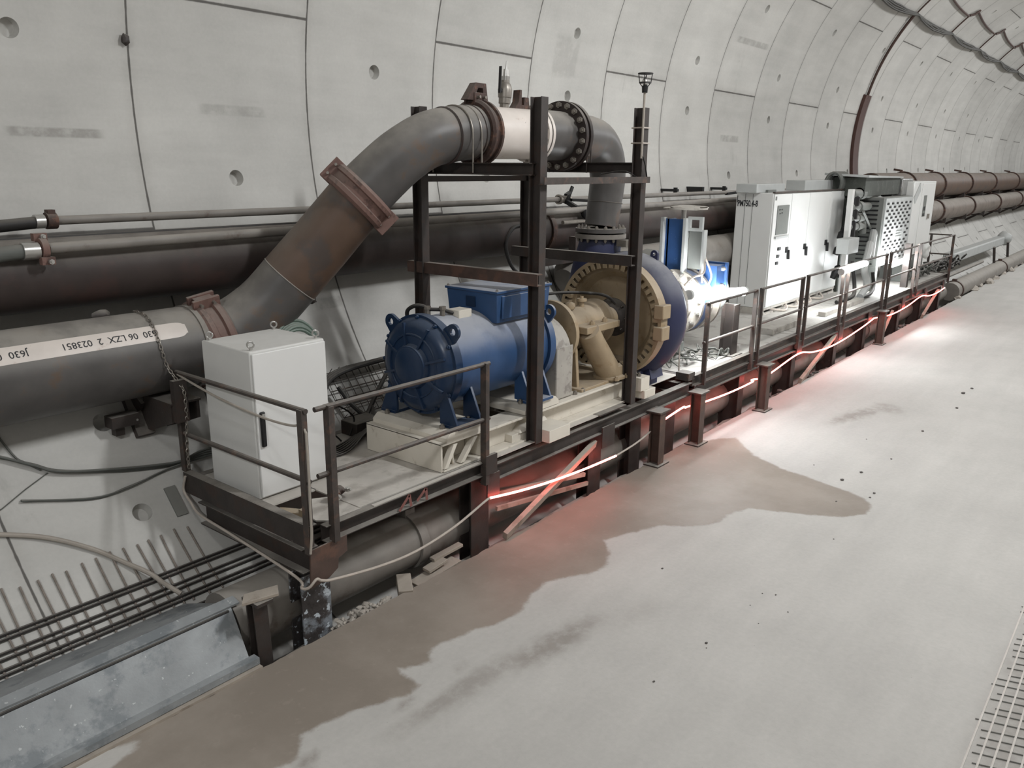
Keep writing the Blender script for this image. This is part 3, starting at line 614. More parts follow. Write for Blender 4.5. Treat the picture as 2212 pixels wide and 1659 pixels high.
P = spline([onpipe(3.36, 97, PR+.015), onpipe(3.37, 70, PR+.012), onpipe(3.36, 40, PR+.012), onpipe(3.36, 15, PR+.012), onpipe(3.385, -8, PR+.02), (3.42, 6.42, 1.80), (3.44, 6.38, 1.72), (3.45, 6.4, 1.5), (3.45, 6.44, 1.2), (3.46, 6.46, .97)], 24)
mb = MB(); acc = 0; last = P[0]; k = 0
for i in range(1, len(P)):
    acc += (P[i]-P[i-1]).length
    if acc >= .033:
        d = (P[i]-last).normalized(); c = (P[i]+last)/2; u = V((1, 0, 0)); u = (u-d*u.dot(d)).normalized(); q = d.cross(u)
        if k % 2: u, q = q, u
        mb.tube([c+d*.023*math.cos(a)+u*.013*math.sin(a) for a in [2*PI*j/8 for j in range(8)]], .0048, 5, closed=True); k += 1; acc = 0; last = P[i]
tag(mb.build('chain', 'bolt'), 'thin steel chain draped over the stencilled pipe and hanging by the rail post', 'chain')
# ================================================================== SUPPORT FRAME OVER THE MOTOR
t = thing('pipe_support_frame', 'tall dark steel frame of H-beams carrying the pipe above the blue motor', 'frame', (7.1, 5.5, .9))
for (x, y, z1) in ((6.12, 6.19, 4.18), (6.25, 4.76, 4.22), (8.05, 6.3, 3.56), (8.10, 4.77, 4.23)):
    mb = MB(); mb.ibeam((x, y, .895), (x, y, z1), .13, .105, .012, (0, 1, 0)); mb.build('post', 'steel', t, .003)
mb = MB(); mb.ibeam((6.2, 6.36, 3.58), (6.2, 4.78, 3.58), .115, .13, .01); mb.build('pipe_beam', 'steel', t)
mb = MB(); mb.ibeam((8.16, 6.4, 3.6), (8.16, 4.78, 3.6), .115, .13, .01); mb.build('pipe_beam', 'steel', t)
mb = MB(); mb.angle((6.17, 4.66, 3.475), (8.1, 4.66, 3.475), .065, .07, .008, (0, 0, 1), 1, True); mb.build('long_brace', 'rail', t)
mb = MB(); mb.angle((6.0, 6.3, 3.47), (8.1, 6.3, 3.47), .06, .07, .008); mb.build('long_brace', 'steel', t)
mb = MB(); mb.chan((6.13, 6.38, 2.565), (6.13, 4.63, 2.565), .115, .08, .01, (0, 0, 1), 1); mb.build('cross_brace', 'steelbrown', t)
mb = MB(); mb.chan((7.98, 6.45, 2.59), (7.98, 4.72, 2.59), .115, .08, .01, (0, 0, 1), 1); mb.build('cross_brace', 'steel', t)
for (x, rr, cz) in ((6.14, .272, 3.905), (6.27, .272, 3.91), (8.12, .268, 3.945), (8.2, .268, 3.945)):
    P = [(x, 5.75-rr, 3.54)]+[(x, 5.75-rr*math.cos(a), cz+rr*math.sin(a)) for a in [PI*i/18 for i in range(19)]]+[(x, 5.75+rr, 3.54)]
    MB().tube(P, .009, 8).build('u_bolt', 'bolt' if x < 7 else 'rail', t)
for z in (4.02, 3.86):
    mb = MB(); mb.tube([(7.985, 4.672, z), (8.163, 4.69, z), (8.163, 4.845, z), (8.035, 4.845, z)], .007, 6, closed=True); mb.build('cable_tie', 'ropeoff', t)
t = thing('caged_lamp', 'small unlit caged lamp on a thin rod at the top of the far front post', 'lamp', (7.96, 4.66, 3.7))
MB().tube([(8.0, 4.69, 3.7), (7.955, 4.66, 4.38)], .013, 8).build('rod', 'cablelight', t)
MB().rev([(0, .03), (.07, .035), (.07, .02)], (7.955, 4.66, 4.37), (0, 0, 1), 14).build('socket', 'black', t)
mb = MB()
for z, r in ((4.47, .06), (4.56, .075)): mb.tube([(7.955+r*math.cos(a), 4.66+r*math.sin(a), z) for a in [2*PI*i/16 for i in range(16)]], .007, 6, closed=True)
for k in range(4): a = 2*PI*k/4+.4; mb.tube([(7.955+.03*math.cos(a), 4.66+.03*math.sin(a), 4.43), (7.955+.06*math.cos(a), 4.66+.06*math.sin(a), 4.47), (7.955+.072*math.cos(a), 4.66+.072*math.sin(a), 4.56)], .005, 5)
mb.disc((7.955, 4.66, 4.555), (0, 0, 1), .065, .012, 16); mb.build('cage', 'rubber', t)
MB().rev([(0, .02), (.03, .035), (.06, .03), (.09, 0)], (7.955, 4.66, 4.44), (0, 0, 1), 12).build('bulb', 'chrome', t)
tag(MB().tube(spline([(7.98, 4.66, 3.72), (8.05, 4.66, 3.6), (8.12, 4.7, 3.45), (8.03, 4.9, 3.56), (8.0, 5.2, 3.53)], 8), .008, 6).build('lamp_cable', 'rubber'), 'thin black cable looping from the caged lamp under the top beam', 'cable')
# ================================================================== NEAR PLATFORM
t = thing('pump_platform', 'near steel platform of dark beams carrying cabinet, motor and pump', 'platform', (6, 5.3, 0))
mb = MB(); mb.chan((3.6, 4.78, .83), (5.5, 4.78, .83), .14, .08, .01, (0, 0, 1), -1); mb.build('front_channel', 'steel', t, .002)
mb = MB(); mb.chan((3.47, 4.74, .865), (3.47, 6.52, .865), .19, .08, .01, (0, 0, 1), -1); mb.build('end_channel', 'steel', t, .002)
mb = MB(); mb.ibeam((3.52, 4.86, .615), (3.52, 6.34, .615), .21, .15, .013); mb.build('end_beam', 'steel', t, .002)
mb = MB(); mb.chan((3.45, 6.5, .83), (9.72, 6.5, .83), .14, .08, .01, (0, 0, 1), 1); mb.build('rear_channel', 'steel', t)
mb = MB(); mb.ibeam((5.5, 4.79, .745), (9.7, 4.79, .745), .17, .1, .012); mb.build('front_beam', 'steel', t, .002)
for x in (4.6, 5.9, 7.4, 8.6, 9.6):
    mb = MB(); mb.ibeam((x, 4.88, .76), (x, 6.5, .76), .14, .1, .01); mb.build('cross_beam', 'steel', t)
for lo, hi in (((4.02, 4.84, .885), (5.62, 6.54, .897)), ((3.5, 5.42, .885), (4.03, 6.54, .897)), ((5.63, 4.83, .883), (7.6, 6.54, .893)), ((7.61, 4.83, .885), (8.25, 6.54, .895)), ((8.26, 4.98, .885), (9.74, 6.54, .893))):
    mb = MB(); mb.box(lo, hi); mb.build('deck_plate', 'deck', t)
mb = MB(); mb.prism([(3.98, 4.8), (4.05, 4.85), (4.05, 5.2), (3.84, 5.32), (3.66, 5.12), (3.64, 4.92), (3.74, 4.8)], (0, 0, .885), (1, 0, 0), (0, 1, 0), .012); mb.build('deck_plate', 'deck', t)
mb = MB(); mb.box((5.55, 4.745, .893), (7.6, 4.9, .902)); mb.build('edge_strip', 'deck', t)
mb = MB(); mb.box((4.1, 4.755, .897), (5.5, 4.79, .908)); mb.build('edge_strip', 'deck', t)
mb = MB(); mb.box((7.42, 4.73, .89), (8.0, 4.95, .905)); mb.build('cover_plate', 'steel', t)
mb = MB(); mb.beam((3.62, 5.4, .83), (3.92, 4.86, .83), .09, .05); mb.box((3.68, 5.06, .84), (3.8, 5.2, .89)); mb.build('pipe_stub', 'tan', t)
LEG = [(3.55, 4.93, .28, .16, .5, 'flake'), (5.52, 4.93, .26, .16, .75, 'steel'), (7.54, 4.93, .26, .16, .66, 'steel'), (8.5, 4.96, .26, .16, .66, 'steel'), (9.42, 4.98, .3, .16, .66, 'steel')]
for x, y, a, b, z1, m in LEG:
    mb = MB(); mb.ibeam((x, y, -.52), (x, y, z1), b, a, .014, (0, 1, 0))
    if m == 'flake': mb.box((x-.14, y-.082, -.5), (x+.14, y-.068, z1))
    mb.build('leg', m, t, .003)
    if x < 4: continue
    mb = MB(); mb.ibeam((x, y+.9, .15), (x, y+.9, .7), b, a, .014, (0, 1, 0)); mb.build('leg', 'steel', t)
mb = MB(); mb.prism([(3.42, .44), (3.44, .76), (3.79, .77), (3.79, .63), (3.70, .6), (3.69, .52), (3.6, .47)], (0, 4.745, 0), (1, 0, 0), (0, 0, 1), .016); mb.build('gusset_plate', 'steelbrown', t, .002)
mb = MB(); mb.box((5.5, 4.735, .52), (5.68, 4.75, .755)); mb.build('gusset_plate', 'steel', t)
mb = MB(); mb.box((7.5, 4.73, .49), (7.76, 4.745, .74)); mb.build('gusset_plate', 'steel', t)
mb = MB(); mb.beam(wpt(3.33, -41.2, .01), wpt(3.33, -44.4, .01), .1, .018, (0, -.75, .65)); mb.build('wall_plate', 'machgrey', t)
mb = MB()
for (xa, za, xb, zb) in ((4.36, .775, 4.48, .885), (4.48, .885, 4.50, .775), (4.57, .80, 4.68, .885), (4.68, .885, 4.69, .775)): mb.beam((xa, 4.7385, za), (xb, 4.7385, zb), .028, .002, (0, -1, 0))
mb.build('paint_mark', 'redink', t)
mb = MB(); mb.box((5.44, 4.7, .78), (5.6, 4.735, .97)); mb.build('post_socket', 'steel', t)
# rails of the near platform
def rail(label, a, b, posts, z0, z1, mids, pw=.06, tr=.022, mat='rail', over=.05):
    """posts: list of points on the line; top and mid rails are tubes of their own"""
    t = thing('guard_rail', label, 'guard rail', (posts[0][0], posts[0][1], z0))
    for p in posts:
        zb = p[2] if len(p) > 2 else z0
        mb = MB(); mb.angle((p[0], p[1], zb), (p[0], p[1], z1+.015), pw, pw, .008, (0, 1, 0), 1); mb.beam((p[0], p[1], zb), (p[0], p[1], z1), pw*.75, pw*.75, (0, 1, 0)); mb.build('post', mat, t)
    for nm, z in [('top_rail', z1)]+[('mid_rail', m) for m in mids]:
        mb = MB(); mb.tube([(a[0], a[1], z), (b[0], b[1], z)], tr, 10); mb.build(nm, mat, t)
    return t
rail('guard rail across the near end of the platform, beside the grey cabinet', (3.475, 6.58), (3.47, 4.74), [(3.475, 6.53, .96), (3.46, 4.77, .72)], .72, 1.86, (1.31,), .062, .021)
rail('guard rail along the front of the near platform, before the motor', (3.55, 4.745), (5.52, 4.735), [(3.68, 4.735, .76), (5.47, 4.735, .68)], .68, 1.855, (1.33,), .068, .021)
tag(MB().tube(spline([(3.46, 6.5, 1.85), (3.46, 6.2, 1.8), (3.47, 5.85, 1.745), (3.48, 5.3, 1.70), (3.47, 4.9, 1.72), (3.46, 4.80, 1.78)], 8)+spline([(3.455, 4.73, 1.7), (3.45, 4.72, 1.4), (3.452, 4.73, 1.1), (3.45, 4.73, .9), (3.43, 4.73, .74)], 6), .010, 7).build('thin_hose', 'cablelight'), 'thin light cable drooping along the end guard rail and down its corner post', 'cable')
# ================================================================== ROPE LIGHT
RY = 4.70
R1 = [(3.41, 6.45, .94), (3.41, 6.5, .8), (3.41, 6.4, .71), (3.41, 6.26, .63), (3.41, 5.76, .585), (3.40, 4.89, .505), (3.38, 4.80, .45), (3.40, 4.73, .47), (3.45, 4.70, .53), (3.5, 4.70, .5), (3.62, RY, .462), (4.1, RY, .385), (4.52, RY, .363), (5.0, RY, .42), (5.42, RY, .53), (5.49, RY, .541)]
P1 = [(5.49, RY, .541), (5.95, RY, .47), (6.48, RY, .41), (7.1, RY, .365), (7.76, RY, .34)]
P2 = [(7.76, RY, .34), (8.2, RY, .375), (8.56, RY+.02, .422), (8.68, RY+.06, .44), (8.87, RY+.05, .467)]
P3 = [(8.87, RY+.05, .467), (9.39, RY+.01, .555), (9.46, RY, .545), (9.70, RY+.06, .50), (9.93, RY+.02, .493), (10.8, RY, .46), (11.64, RY, .459), (11.8, RY+.07, .45), (12.2, RY, .45), (13.5, RY, .575), (14.2, RY, .49), (15.0, RY, .43), (15.9, RY, .44), (17.0, RY, .51), (17.77, RY, .585), (18.3, RY+.1, .53), (19.2, RY, .5), (20.5, RY, .52), (21.77, RY, .612), (22.6, RY, .53), (23.5, RY, .51), (24.3, RY, .555)]
t = thing('rope_light', 'red glowing rope light strung along the underside of the platforms', 'rope light', (3.6, RY, .4))
for q in (R1, P2): MB().tube(spline(q, 6), .0115, 8).build('unlit_length', 'ropeoff', t)
for q in (P1, P3): MB().tube(spline(q, 6), .012, 8).build('lit_length', 'rope', t)
# ================================================================== PUMP SET
MY, MZ = 5.34, 1.80
t = thing('pump_baseframe', 'cream-painted steel baseframe under the blue motor and pump', 'base frame', (6.8, MY, .9))
mb = MB(); mb.hexa([(5.0, 4.86, .9), (5.02, 4.86, .9), (5.02, 5.87, .9), (5.0, 5.87, .9), (5.0, 4.86, 1.17), (5.02, 4.86, 1.17), (5.02, 5.87, 1.17), (5.0, 5.87, 1.17)])
mb.box((5.02, 4.84, .9), (5.54, 5.87, .92)); mb.box((5.0, 4.84, 1.155), (5.54, 5.87, 1.175)); mb.box((5.53, 4.84, .92), (5.55, 5.87, 1.16)); mb.box((5.19, 4.9, .92), (5.21, 5.87, 1.16)); mb.box((5.22, 5.05, .92), (5.52, 5.07, 1.16))
mb.prism([(5.02, .93), (5.07, .93), (5.2, 1.14), (5.15, 1.14)], (0, 4.87, 0), (1, 0, 0), (0, 0, 1), .06); mb.prism([(5.24, .93), (5.29, .93), (5.48, 1.14), (5.43, 1.14)], (0, 4.87, 0), (1, 0, 0), (0, 0, 1), .06)
mb.build('end_box', 'base', t, .004)
for y0, y1 in ((4.84, 5.10), (5.6, 5.86)):
    mb = MB(); mb.box((5.55, y0, 1.14), (8.45, y1, 1.165)); mb.box((5.55, (y0+y1)/2-.02, .92), (8.4, (y0+y1)/2+.02, 1.14)); mb.box((5.55, y0-.02, .9), (8.4, y1, .92)); mb.build('side_rail', 'base', t, .004)
for x0, x1, z1 in ((5.06, 5.62, 1.265), (6.2, 6.78, 1.265)):
    mb = MB(); mb.prism([(x0, 1.17), (x1, 1.17), (x1, z1-.05), (x1-.06, z1), (x0+.06, z1), (x0, z1-.05)], (0, MY, 0), (1, 0, 0), (0, 0, 1), 1.0); mb.build('motor_pad', 'base', t, .004)
for x0, x1 in ((6.02, 6.62), (8.36, 8.62)):
    mb = MB(); mb.box((x0, 4.7 if x0 > 8 else 4.86, .9), (x1, 4.86 if x0 > 8 else 5.1, 1.0)); mb.hexa([(x0+.1, 4.84, 1.0), (x1, 4.84, 1.0), (x1, 5.1, 1.0), (x0+.1, 5.1, 1.0), (x0+.28, 5.0, 1.15), (x1, 5.0, 1.15), (x1, 5.1, 1.15), (x0+.28, 5.1, 1.15)]); mb.build('outrigger_foot', 'base', t, .004)
mb = MB(); mb.box((6.3, 4.6, .9), (6.66, 4.86, 1.03)); mb.build('outrigger_foot', 'base', t, .004)
mb = MB(); mb.box((8.3, 4.72, 1.0), (8.5, 5.9, 1.165)); mb.build('cross_member', 'base', t, .004)
for x0, x1, z0 in ((5.7, 6.0, 1.12), (6.8, 6.95, .95), (7.95, 8.1, .92)): mb = MB(); mb.box((x0, 5.1, z0), (x1, 5.6, 1.14)); mb.build('cross_member', 'base', t)
for x, y in ((5.14, 4.98), (5.3, 4.96), (5.48, 4.96), (5.14, 5.72), (5.7, 4.97), (6.26, 4.95), (6.5, 4.95), (6.7, 4.95), (7.2, 4.92), (7.35, 4.92), (8.38, 4.8), (8.45, 4.9)):
    mb = MB(); z = 1.265 if (x < 5.55 or 6.2 < x < 6.78) else 1.165; mb.bolt((x, y, z), (0, 0, 1), .026, .03); mb.build('anchor_bolt', 'bolt', t)
t = thing('electric_motor', 'large blue electric motor, dusty on top, under the steel frame', 'motor', (6.1, MY, 1.265))
O = (0, MY, MZ); AX = (1, 0, 0)
MB().rev([(5.3, .415), (5.3, .435), (6.68, .435), (6.68, .415)], O, AX, 64).build('housing', 'blue', t)
MB().rev([(5.07, 0), (5.07, .17), (5.09, .2), (5.13, .215), (5.14, .36), (5.17, .42), (5.22, .45), (5.22, .475), (5.31, .475), (5.31, .40)], O, AX, 64).build('end_shield', 'bluedark', t)
mb = MB()
for k in range(8):
    a = 2*PI*k/8+.3; u = V((0, math.sin(a), math.cos(a))); mb.beam(V(O)+V((5.12, 0, 0))+u*.19, V(O)+V((5.16, 0, 0))+u*.41, .022, .05, (1, 0, 0))
mb.tube([V(O)+V((5.135, .3*math.sin(a), .3*math.cos(a))) for a in [2*PI*j/40 for j in range(40)]], .012, 6, closed=True); mb.tube([V(O)+V((5.09, .19*math.sin(a), .19*math.cos(a))) for a in [2*PI*j/40 for j in range(40)]], .012, 6, closed=True)
mb.bolts((5.215, MY, MZ), (-1, 0, 0), .452, 12, .02, .022); mb.build('shield_ribs', 'bluedark', t)
MB().rev([(6.66, .43), (6.66, .47), (6.75, .47), (6.75, .3), (6.79, .2), (6.79, 0)], O, AX, 64).build('drive_end_shield', 'blue', t)
def lug(x, a, o=MY):
    u = V((0, math.sin(a), math.cos(a))); q = V((0, math.cos(a), -math.sin(a))); c = V((x, MY, MZ))+u*.52; n = 16
    out = [(-.085, -.09), (-.085, -.03)]+[(-.075*math.cos(PI*k/11), .075*math.sin(PI*k/11)+.02) for k in range(12)]+[(.085, -.03), (.085, -.09)]
    inn = [(.034*math.cos(-PI/2-.3-2*PI*k/16-.1), .02+.034*math.sin(-PI/2-.3-2*PI*k/16-.1)) for k in range(16)]
    mb = MB(); mb.ringplate(out, inn, c, q, u, .03); return mb
for x, m in ((5.26, 'bluedark'), (6.71, 'blue')):
    for a in (PI*.27, -PI*.27): lug(x, a).build('lifting_lug', m, t)
mb = MB(); mb.hexa([(5.94, 5.0, 2.13), (6.75, 5.0, 2.13), (6.75, 5.62, 2.13), (5.94, 5.62, 2.13), (5.92, 4.98, 2.42), (6.77, 4.98, 2.42), (6.77, 5.64, 2.42), (5.92, 5.64, 2.42)]); tb = mb.build('terminal_box', 'blue', t, .006)
mb = MB(); mb.box((5.905, 4.965, 2.42), (6.785, 5.655, 2.445)); mb.build('box_lid', 'blue', tb, .004)
mb = MB(); mb.box((5.99, 4.968, 2.17), (6.7, 4.985, 2.39)); mb.build('front_cover', 'blue', tb, .004)
mb = MB(); mb.box((5.915, 5.26, 2.27), (5.93, 5.38, 2.37)); mb.build('side_window', 'bluedark', tb)
for p in ((5.93, 5.63), (6.75, 5.63), (5.93, 4.99), (6.75, 4.99)): MB().bolt((p[0], p[1], 2.443), (0, 0, 1), .014, .014).build('screw', 'bolt', tb)
mb = MB(); mb.hexa([(5.6, 5.18, 2.2), (5.78, 5.18, 2.2), (5.78, 5.34, 2.2), (5.6, 5.34, 2.2), (5.6, 5.18, 2.28), (5.78, 5.18, 2.28), (5.78, 5.34, 2.28), (5.6, 5.34, 2.28)]); mb.build('sensor_box', 'base', t, .006)
mb = MB(); mb.tube(spline([(5.36, 5.62, 2.14), (5.35, 5.62, 2.26), (5.37, 5.52, 2.32), (5.42, 5.44, 2.3), (5.42, 5.42, 2.22)], 6), .02, 8); mb.build('hose_loop', 'rubber', t)
for p in ((5.42, 5.42), (5.5, 5.3)): MB().rev([(0, .026), (.09, .026), (.09, .034), (.12, .034), (.12, 0)], (p[0], p[1], 2.2), (0, 0, 1), 10).build('hose_fitting', 'bolt', t)
MB().tube([(5.42, 5.42, 2.29), (5.5, 5.3, 2.29), (5.6, 5.26, 2.25)], .018, 8).build('hose_link', 'rubber', t)
for x in (5.18, 6.28):
    for s in (-1, 1):
        mb = MB(); y = MY+s*.42; mb.box((x, y-.11, 1.265), (x+.36, y+.09, 1.295))
        for k in (0, .32): mb.prism([(s*.09, 1.29), (-s*.13, 1.29), (-s*.13, 1.68), (-s*.05, 1.62)] if s < 0 else [(-.13, 1.29), (.09, 1.29), (-.05, 1.62), (-.13, 1.68)], (x+.02+k, y, 0), (0, 1, 0), (0, 0, 1), .03)
        mb.build('foot', 'bluedark' if x < 6 else 'blue', t, .003)
mb = MB(); out = [(-.42, 1.17), (.42, 1.17), (.42, 1.75)]+[(.40*math.cos(a), 1.63+.40*math.sin(a)) for a in [PI*k/14+.25*(1-2*k/14) for k in range(15)]]+[(-.42, 1.75)]
mb.prism(out, (6.99, MY, 0), (0, 1, 0), (0, 0, 1), .30); t = tag(mb.build('coupling_guard', 'guard', None, .015), 'scuffed grey arched guard between blue motor and tan bearing housing', 'guard')
t = thing('slurry_pump', 'dark blue slurry pump with tan bearing frame and toothed tan ring', 'pump', (8.2, MY, 1.165))
MB().rev([(7.28, 0), (7.28, .36), (7.34, .36), (7.34, .28), (7.5, .23), (8.08, .23), (8.14, .28), (8.2, .28), (8.22, .16), (8.5, .14), (8.5, 0)], O, AX, 48).build('bearing_housing', 'tan', t)
mb = MB(); mb.prism([(-.34, 1.17), (.36, 1.17), (.3, 1.62), (.22, 1.86), (-.22, 1.86), (-.3, 1.62)], (7.38, MY, 0), (0, 1, 0), (0, 0, 1), .05); mb.box((7.3, 4.9, 1.165), (8.3, 5.8, 1.2)); mb.build('frame_web', 'tan', t, .006)
mb = MB(); mb.hexa([(7.42, 4.93, 1.80), (8.1, 4.93, 1.80), (8.1, 5.1, 1.80), (7.42, 5.1, 1.80), (7.42, 4.93, 1.88), (8.1, 4.93, 1.88), (8.1, 5.14, 1.88), (7.42, 5.14, 1.88)]); mb.build('bearing_flange', 'tan', t, .008); mb = MB(); mb.hexa([(7.42, 5.56, 1.80), (8.1, 5.56, 1.80), (8.1, 5.75, 1.80), (7.42, 5.75, 1.80), (7.42, 5.54, 1.88), (8.1, 5.54, 1.88), (8.1, 5.75, 1.88), (7.42, 5.75, 1.88)]); mb.build('bearing_flange', 'tan', t, .008)
for s in (-1, 1):
    y = MY+s*.34; mb = MB(); mb.tube([(7.54, y, 1.82), (7.66, y, 1.66), (8.0, y+.02*s, 1.24)], [.13, .135, .15], 18); mb.rev([(0, .2), (.03, .2), (.05, .17), (.15, .165), (.18, .12)], (8.02, y, 1.2), (0, 0, 1), 24); mb.build('inclined_leg', 'tan', t)
for x, y, z in ((7.62, 5.0, 1.88), (7.88, 5.0, 1.88), (7.82, 4.9, 1.38), (8.1, 4.82, 1.2), (7.9, 4.82, 1.2), (8.25, 4.9, 1.2)): MB().bolt((x, y, z), (0, 0, 1), .032, .035).build('bolt', 'tan', t)
MB().rev([(0, .03), (.07, .03), (.07, .06), (.1, .06), (.1, .02), (.13, .02)], (7.85, MY-.03, 2.02), (0, 0, 1), 12).build('breather', 'tan', t)
mb = MB(); mb.tube(spline([(6.9, 5.72, 2.15), (7.7, 5.6, 2.17), (8.1, 5.35, 2.15), (8.3, 5.25, 2.1), (8.42, 5.2, 2.0)], 6), .018, 8); mb.build('grease_line', 'rubber', t)
mb = MB(); mb.blob((7.6, 5.3, 2.06), .06, 3, (1, 1, .9)); mb.build('eye_bolt', 'tan', t)
X0 = 8.60
MB().rev([(.0, .24), (.02, .30), (.06, .5), (-.04, .575), (-.04, .70), (.06, .70), (.06, .5)], (X0, MY, MZ), AX, 72).build('cover_ring', 'tan', t)
mb = MB()
for k in range(46):
    a = 2*PI*k/46; u = V((0, math.sin(a), math.cos(a))); mb.beam(V((X0-.07, MY, MZ))+u*.615, V((X0-.07, MY, MZ))+u*.70, .052, .07, (1, 0, 0))
mb.rev([(-.105, .69), (-.105, .735), (.05, .735), (.05, .69)], (X0, MY, MZ), AX, 72); mb.build('toothed_ring', 'tan', t)
mb = MB(); mb.rev([(-.06, .12), (-.03, .2), (.0, .235), (.05, .235)], (X0, MY, MZ), AX, 32); mb.bolts((X0-.01, MY, MZ), (-1, 0, 0), .2, 8, .02, .03); mb.build('shaft_seal', 'steel', t)
for k in (-1, 1):
    mb = MB(); mb.box((X0-.13, 4.57, MZ+k*.13-.085+.02), (X0+.06, 4.70, MZ+k*.13+.085+.02)); mb.build('clamp_lug', 'tan', t, .012)
mb = MB(); n = 48; m = 20; vs = []; fs = []; VX = 8.96
for i in range(n+1):
    f = i/n; a = math.radians(140-325*f); rt_ = .27+.04*f; Rm = .51+.02*f   # spiral from the tongue round to the discharge
    u = V((0, -math.cos(a), math.sin(a)))
    for j in range(m):
        b = 2*PI*j/m; vs.append(V((VX, MY, MZ))+u*(Rm+rt_*math.cos(b))+V((rt_*.92*math.sin(b), 0, 0)))
for i in range(n):
    for j in range(m): fs.append((i*m+j, i*m+(j+1) % m, (i+1)*m+(j+1) % m, (i+1)*m+j))
mb.add(vs, fs); mb.rev([(-.24, .0), (-.26, .62), (.24, .62), (.26, .3), (.26, 0)], (VX, MY, MZ), AX, 48)
mb.tube([(8.96, 6.0, 1.62), (8.965, 5.96, 1.95), (8.98, 5.86, 2.35), (8.985, 5.82, 2.66), (8.99, 5.82, 2.74)], [.27, .31, .31, .27, .25], 28)
mb.build('volute', 'volute', t)
mb = MB(); mb.disc((8.99, 5.82, 2.725), (0, 0, 1), .33, .055, 40); mb.build('discharge_flange', 'pipewall', t)
for k in range(16): a = 2*PI*k/16; MB().bolt((8.99+.29*math.cos(a), 5.82+.29*math.sin(a), 2.725), (0, 0, -1), .022, .03).build('flange_bolt', 'bolt', t)
mb = MB(); mb.box((8.9, 5.38, 2.64), (9.06, 5.52, 2.72)); mb.box((9.0, 5.3, 2.62), (9.12, 5.4, 2.7)); mb.build('bracket', 'bolt', t)
MB().rev([(0, .1), (.1, .1), (.1, .085), (.1, 0)], (9.12, 4.82, 2.12), (.75, -.6, .35), 20).build('inspection_boss', 'volute', t)
o = [(-.05, -.07)]+[(-.05*math.cos(PI*k/8), .05*math.sin(PI*k/8)) for k in range(9)]+[(.05, -.07)]
mb = MB(); mb.ringplate(o, [(.02*math.cos(-2.2-2*PI*k/11), .0+.02*math.sin(-2.2-2*PI*k/11)) for k in range(11)], (9.0, 5.02, 2.57), (0, 1, 0), (0, 0, 1), .04); mb.build('lifting_eye', 'volute', t)
mb = MB(); mb.prism([(-.1, 0), (.12, .02), (.12, .12), (.07, .16), (-.06, .14)], (8.98, 4.98, 1.02), (0, 1, 0), (0, 0, 1), .3); mb.box((8.7, 5.0, .893), (9.2, 5.7, 1.12)); mb.build('pump_foot', 'volute', t)
MB().rev([(9.18, .42), (9.3, .34), (9.62, .32), (9.62, .45), (9.69, .45), (9.69, .2)], O, AX, 40).build('suction_neck', 'machgrey', t)
for k in range(16): a = 2*PI*k/16; mb = MB(); mb.bolt((9.62, MY+.4*math.sin(a), MZ+.4*math.cos(a)), (-1, 0, 0), .03, .04); mb.build('flange_bolt', 'chrome', t)
# spool, gate valve
t = thing('gate_valve', 'blue knife gate valve with tall yoke standing behind the pump', 'valve', (10.3, MY, 1.3))
mb = MB(); mb.rev([(9.69, .2), (9.69, .45), (9.75, .45), (9.77, .31), (10.14, .31), (10.16, .45), (10.22, .45), (10.22, .2)], O, AX, 40); mb.build('spool', 'guard', t)
MB().rev([(10.23, .2), (10.23, .44), (10.40, .44), (10.40, .2)], O, AX, 40).build('valve_body', 'valveblue', t)
mb = MB(); mb.rev([(10.41, .2), (10.41, .46), (10.47, .46), (10.49, .31), (10.72, .31)], O, AX, 40); mb.build('outlet_flange', 'guard', t)
for k in range(16): a = 2*PI*k/16+.1; mb = MB(); p = (MY+.4*math.sin(a), MZ+.4*math.cos(a)); mb.cyl((10.1, *p), (10.55, *p), .014, 8); mb.bolt((10.16, *p), (-1, 0, 0), .03, .05); mb.bolt((10.47, *p), (1, 0, 0), .03, .05); mb.build('flange_bolt', 'chrome', t)
mb = MB(); mb.box((10.22, 5.24, 2.1), (10.25, 5.58, 2.93)); mb.box((10.22, 5.5, 2.1), (10.42, 5.53, 2.93)); yl = mb.build('yoke_leg', 'valveblue', t, .003)
for y in (5.235, 5.575): mb = MB(); mb.box((10.15, y-.022, 2.09), (10.26, y+.022, 2.95)); mb.build('flange_edge', 'lightgrey', yl, .003)
mb = MB(); mb.ringplate([(5.0, 2.78), (5.22, 2.78), (5.22, 2.97), (5.0, 2.97)], [(5.05, 2.82), (5.18, 2.82), (5.18, 2.93), (5.05, 2.93)], (10.24, 0, 0), (0, 1, 0), (0, 0, 1), .05); mb.build('yoke_head', 'lightgrey', t, .003)
mb = MB(); mb.box((10.24, 4.99, 2.27), (10.28, 5.2, 2.8)); gp = mb.build('gate_plate', 'machgrey', t, .003)
mb = MB(); mb.box((10.2, 4.96, 2.25), (10.3, 4.99, 2.8)); mb.build('plate_edge', 'lightgrey', gp)
MB().cyl((10.32, 5.34, 2.2), (10.32, 5.34, 3.1), .035, 12).build('stem', 'chrome', t)
mb = MB(); mb.disc((10.36, 5.34, 3.06), (0, 0, 1), .3, .02, 22); mb.blob((10.36, 5.3, 3.08), .26, 5, (1, 1, .12), 2, .4); mb.build('dusty_cover', 'guard', t)
mb = MB(); mb.box((10.55, 4.9, 1.96), (10.8, 5.2, 2.3)); mb.box((10.79, 4.86, 1.95), (10.84, 5.24, 2.33)); mb.build('actuator_box', 'valveblue', t, .004)
for z in (2.02, 2.25): MB().bolt((10.7, 4.9, z), (0, -1, 0), .03, .04).build('bolt', 'chrome', t)
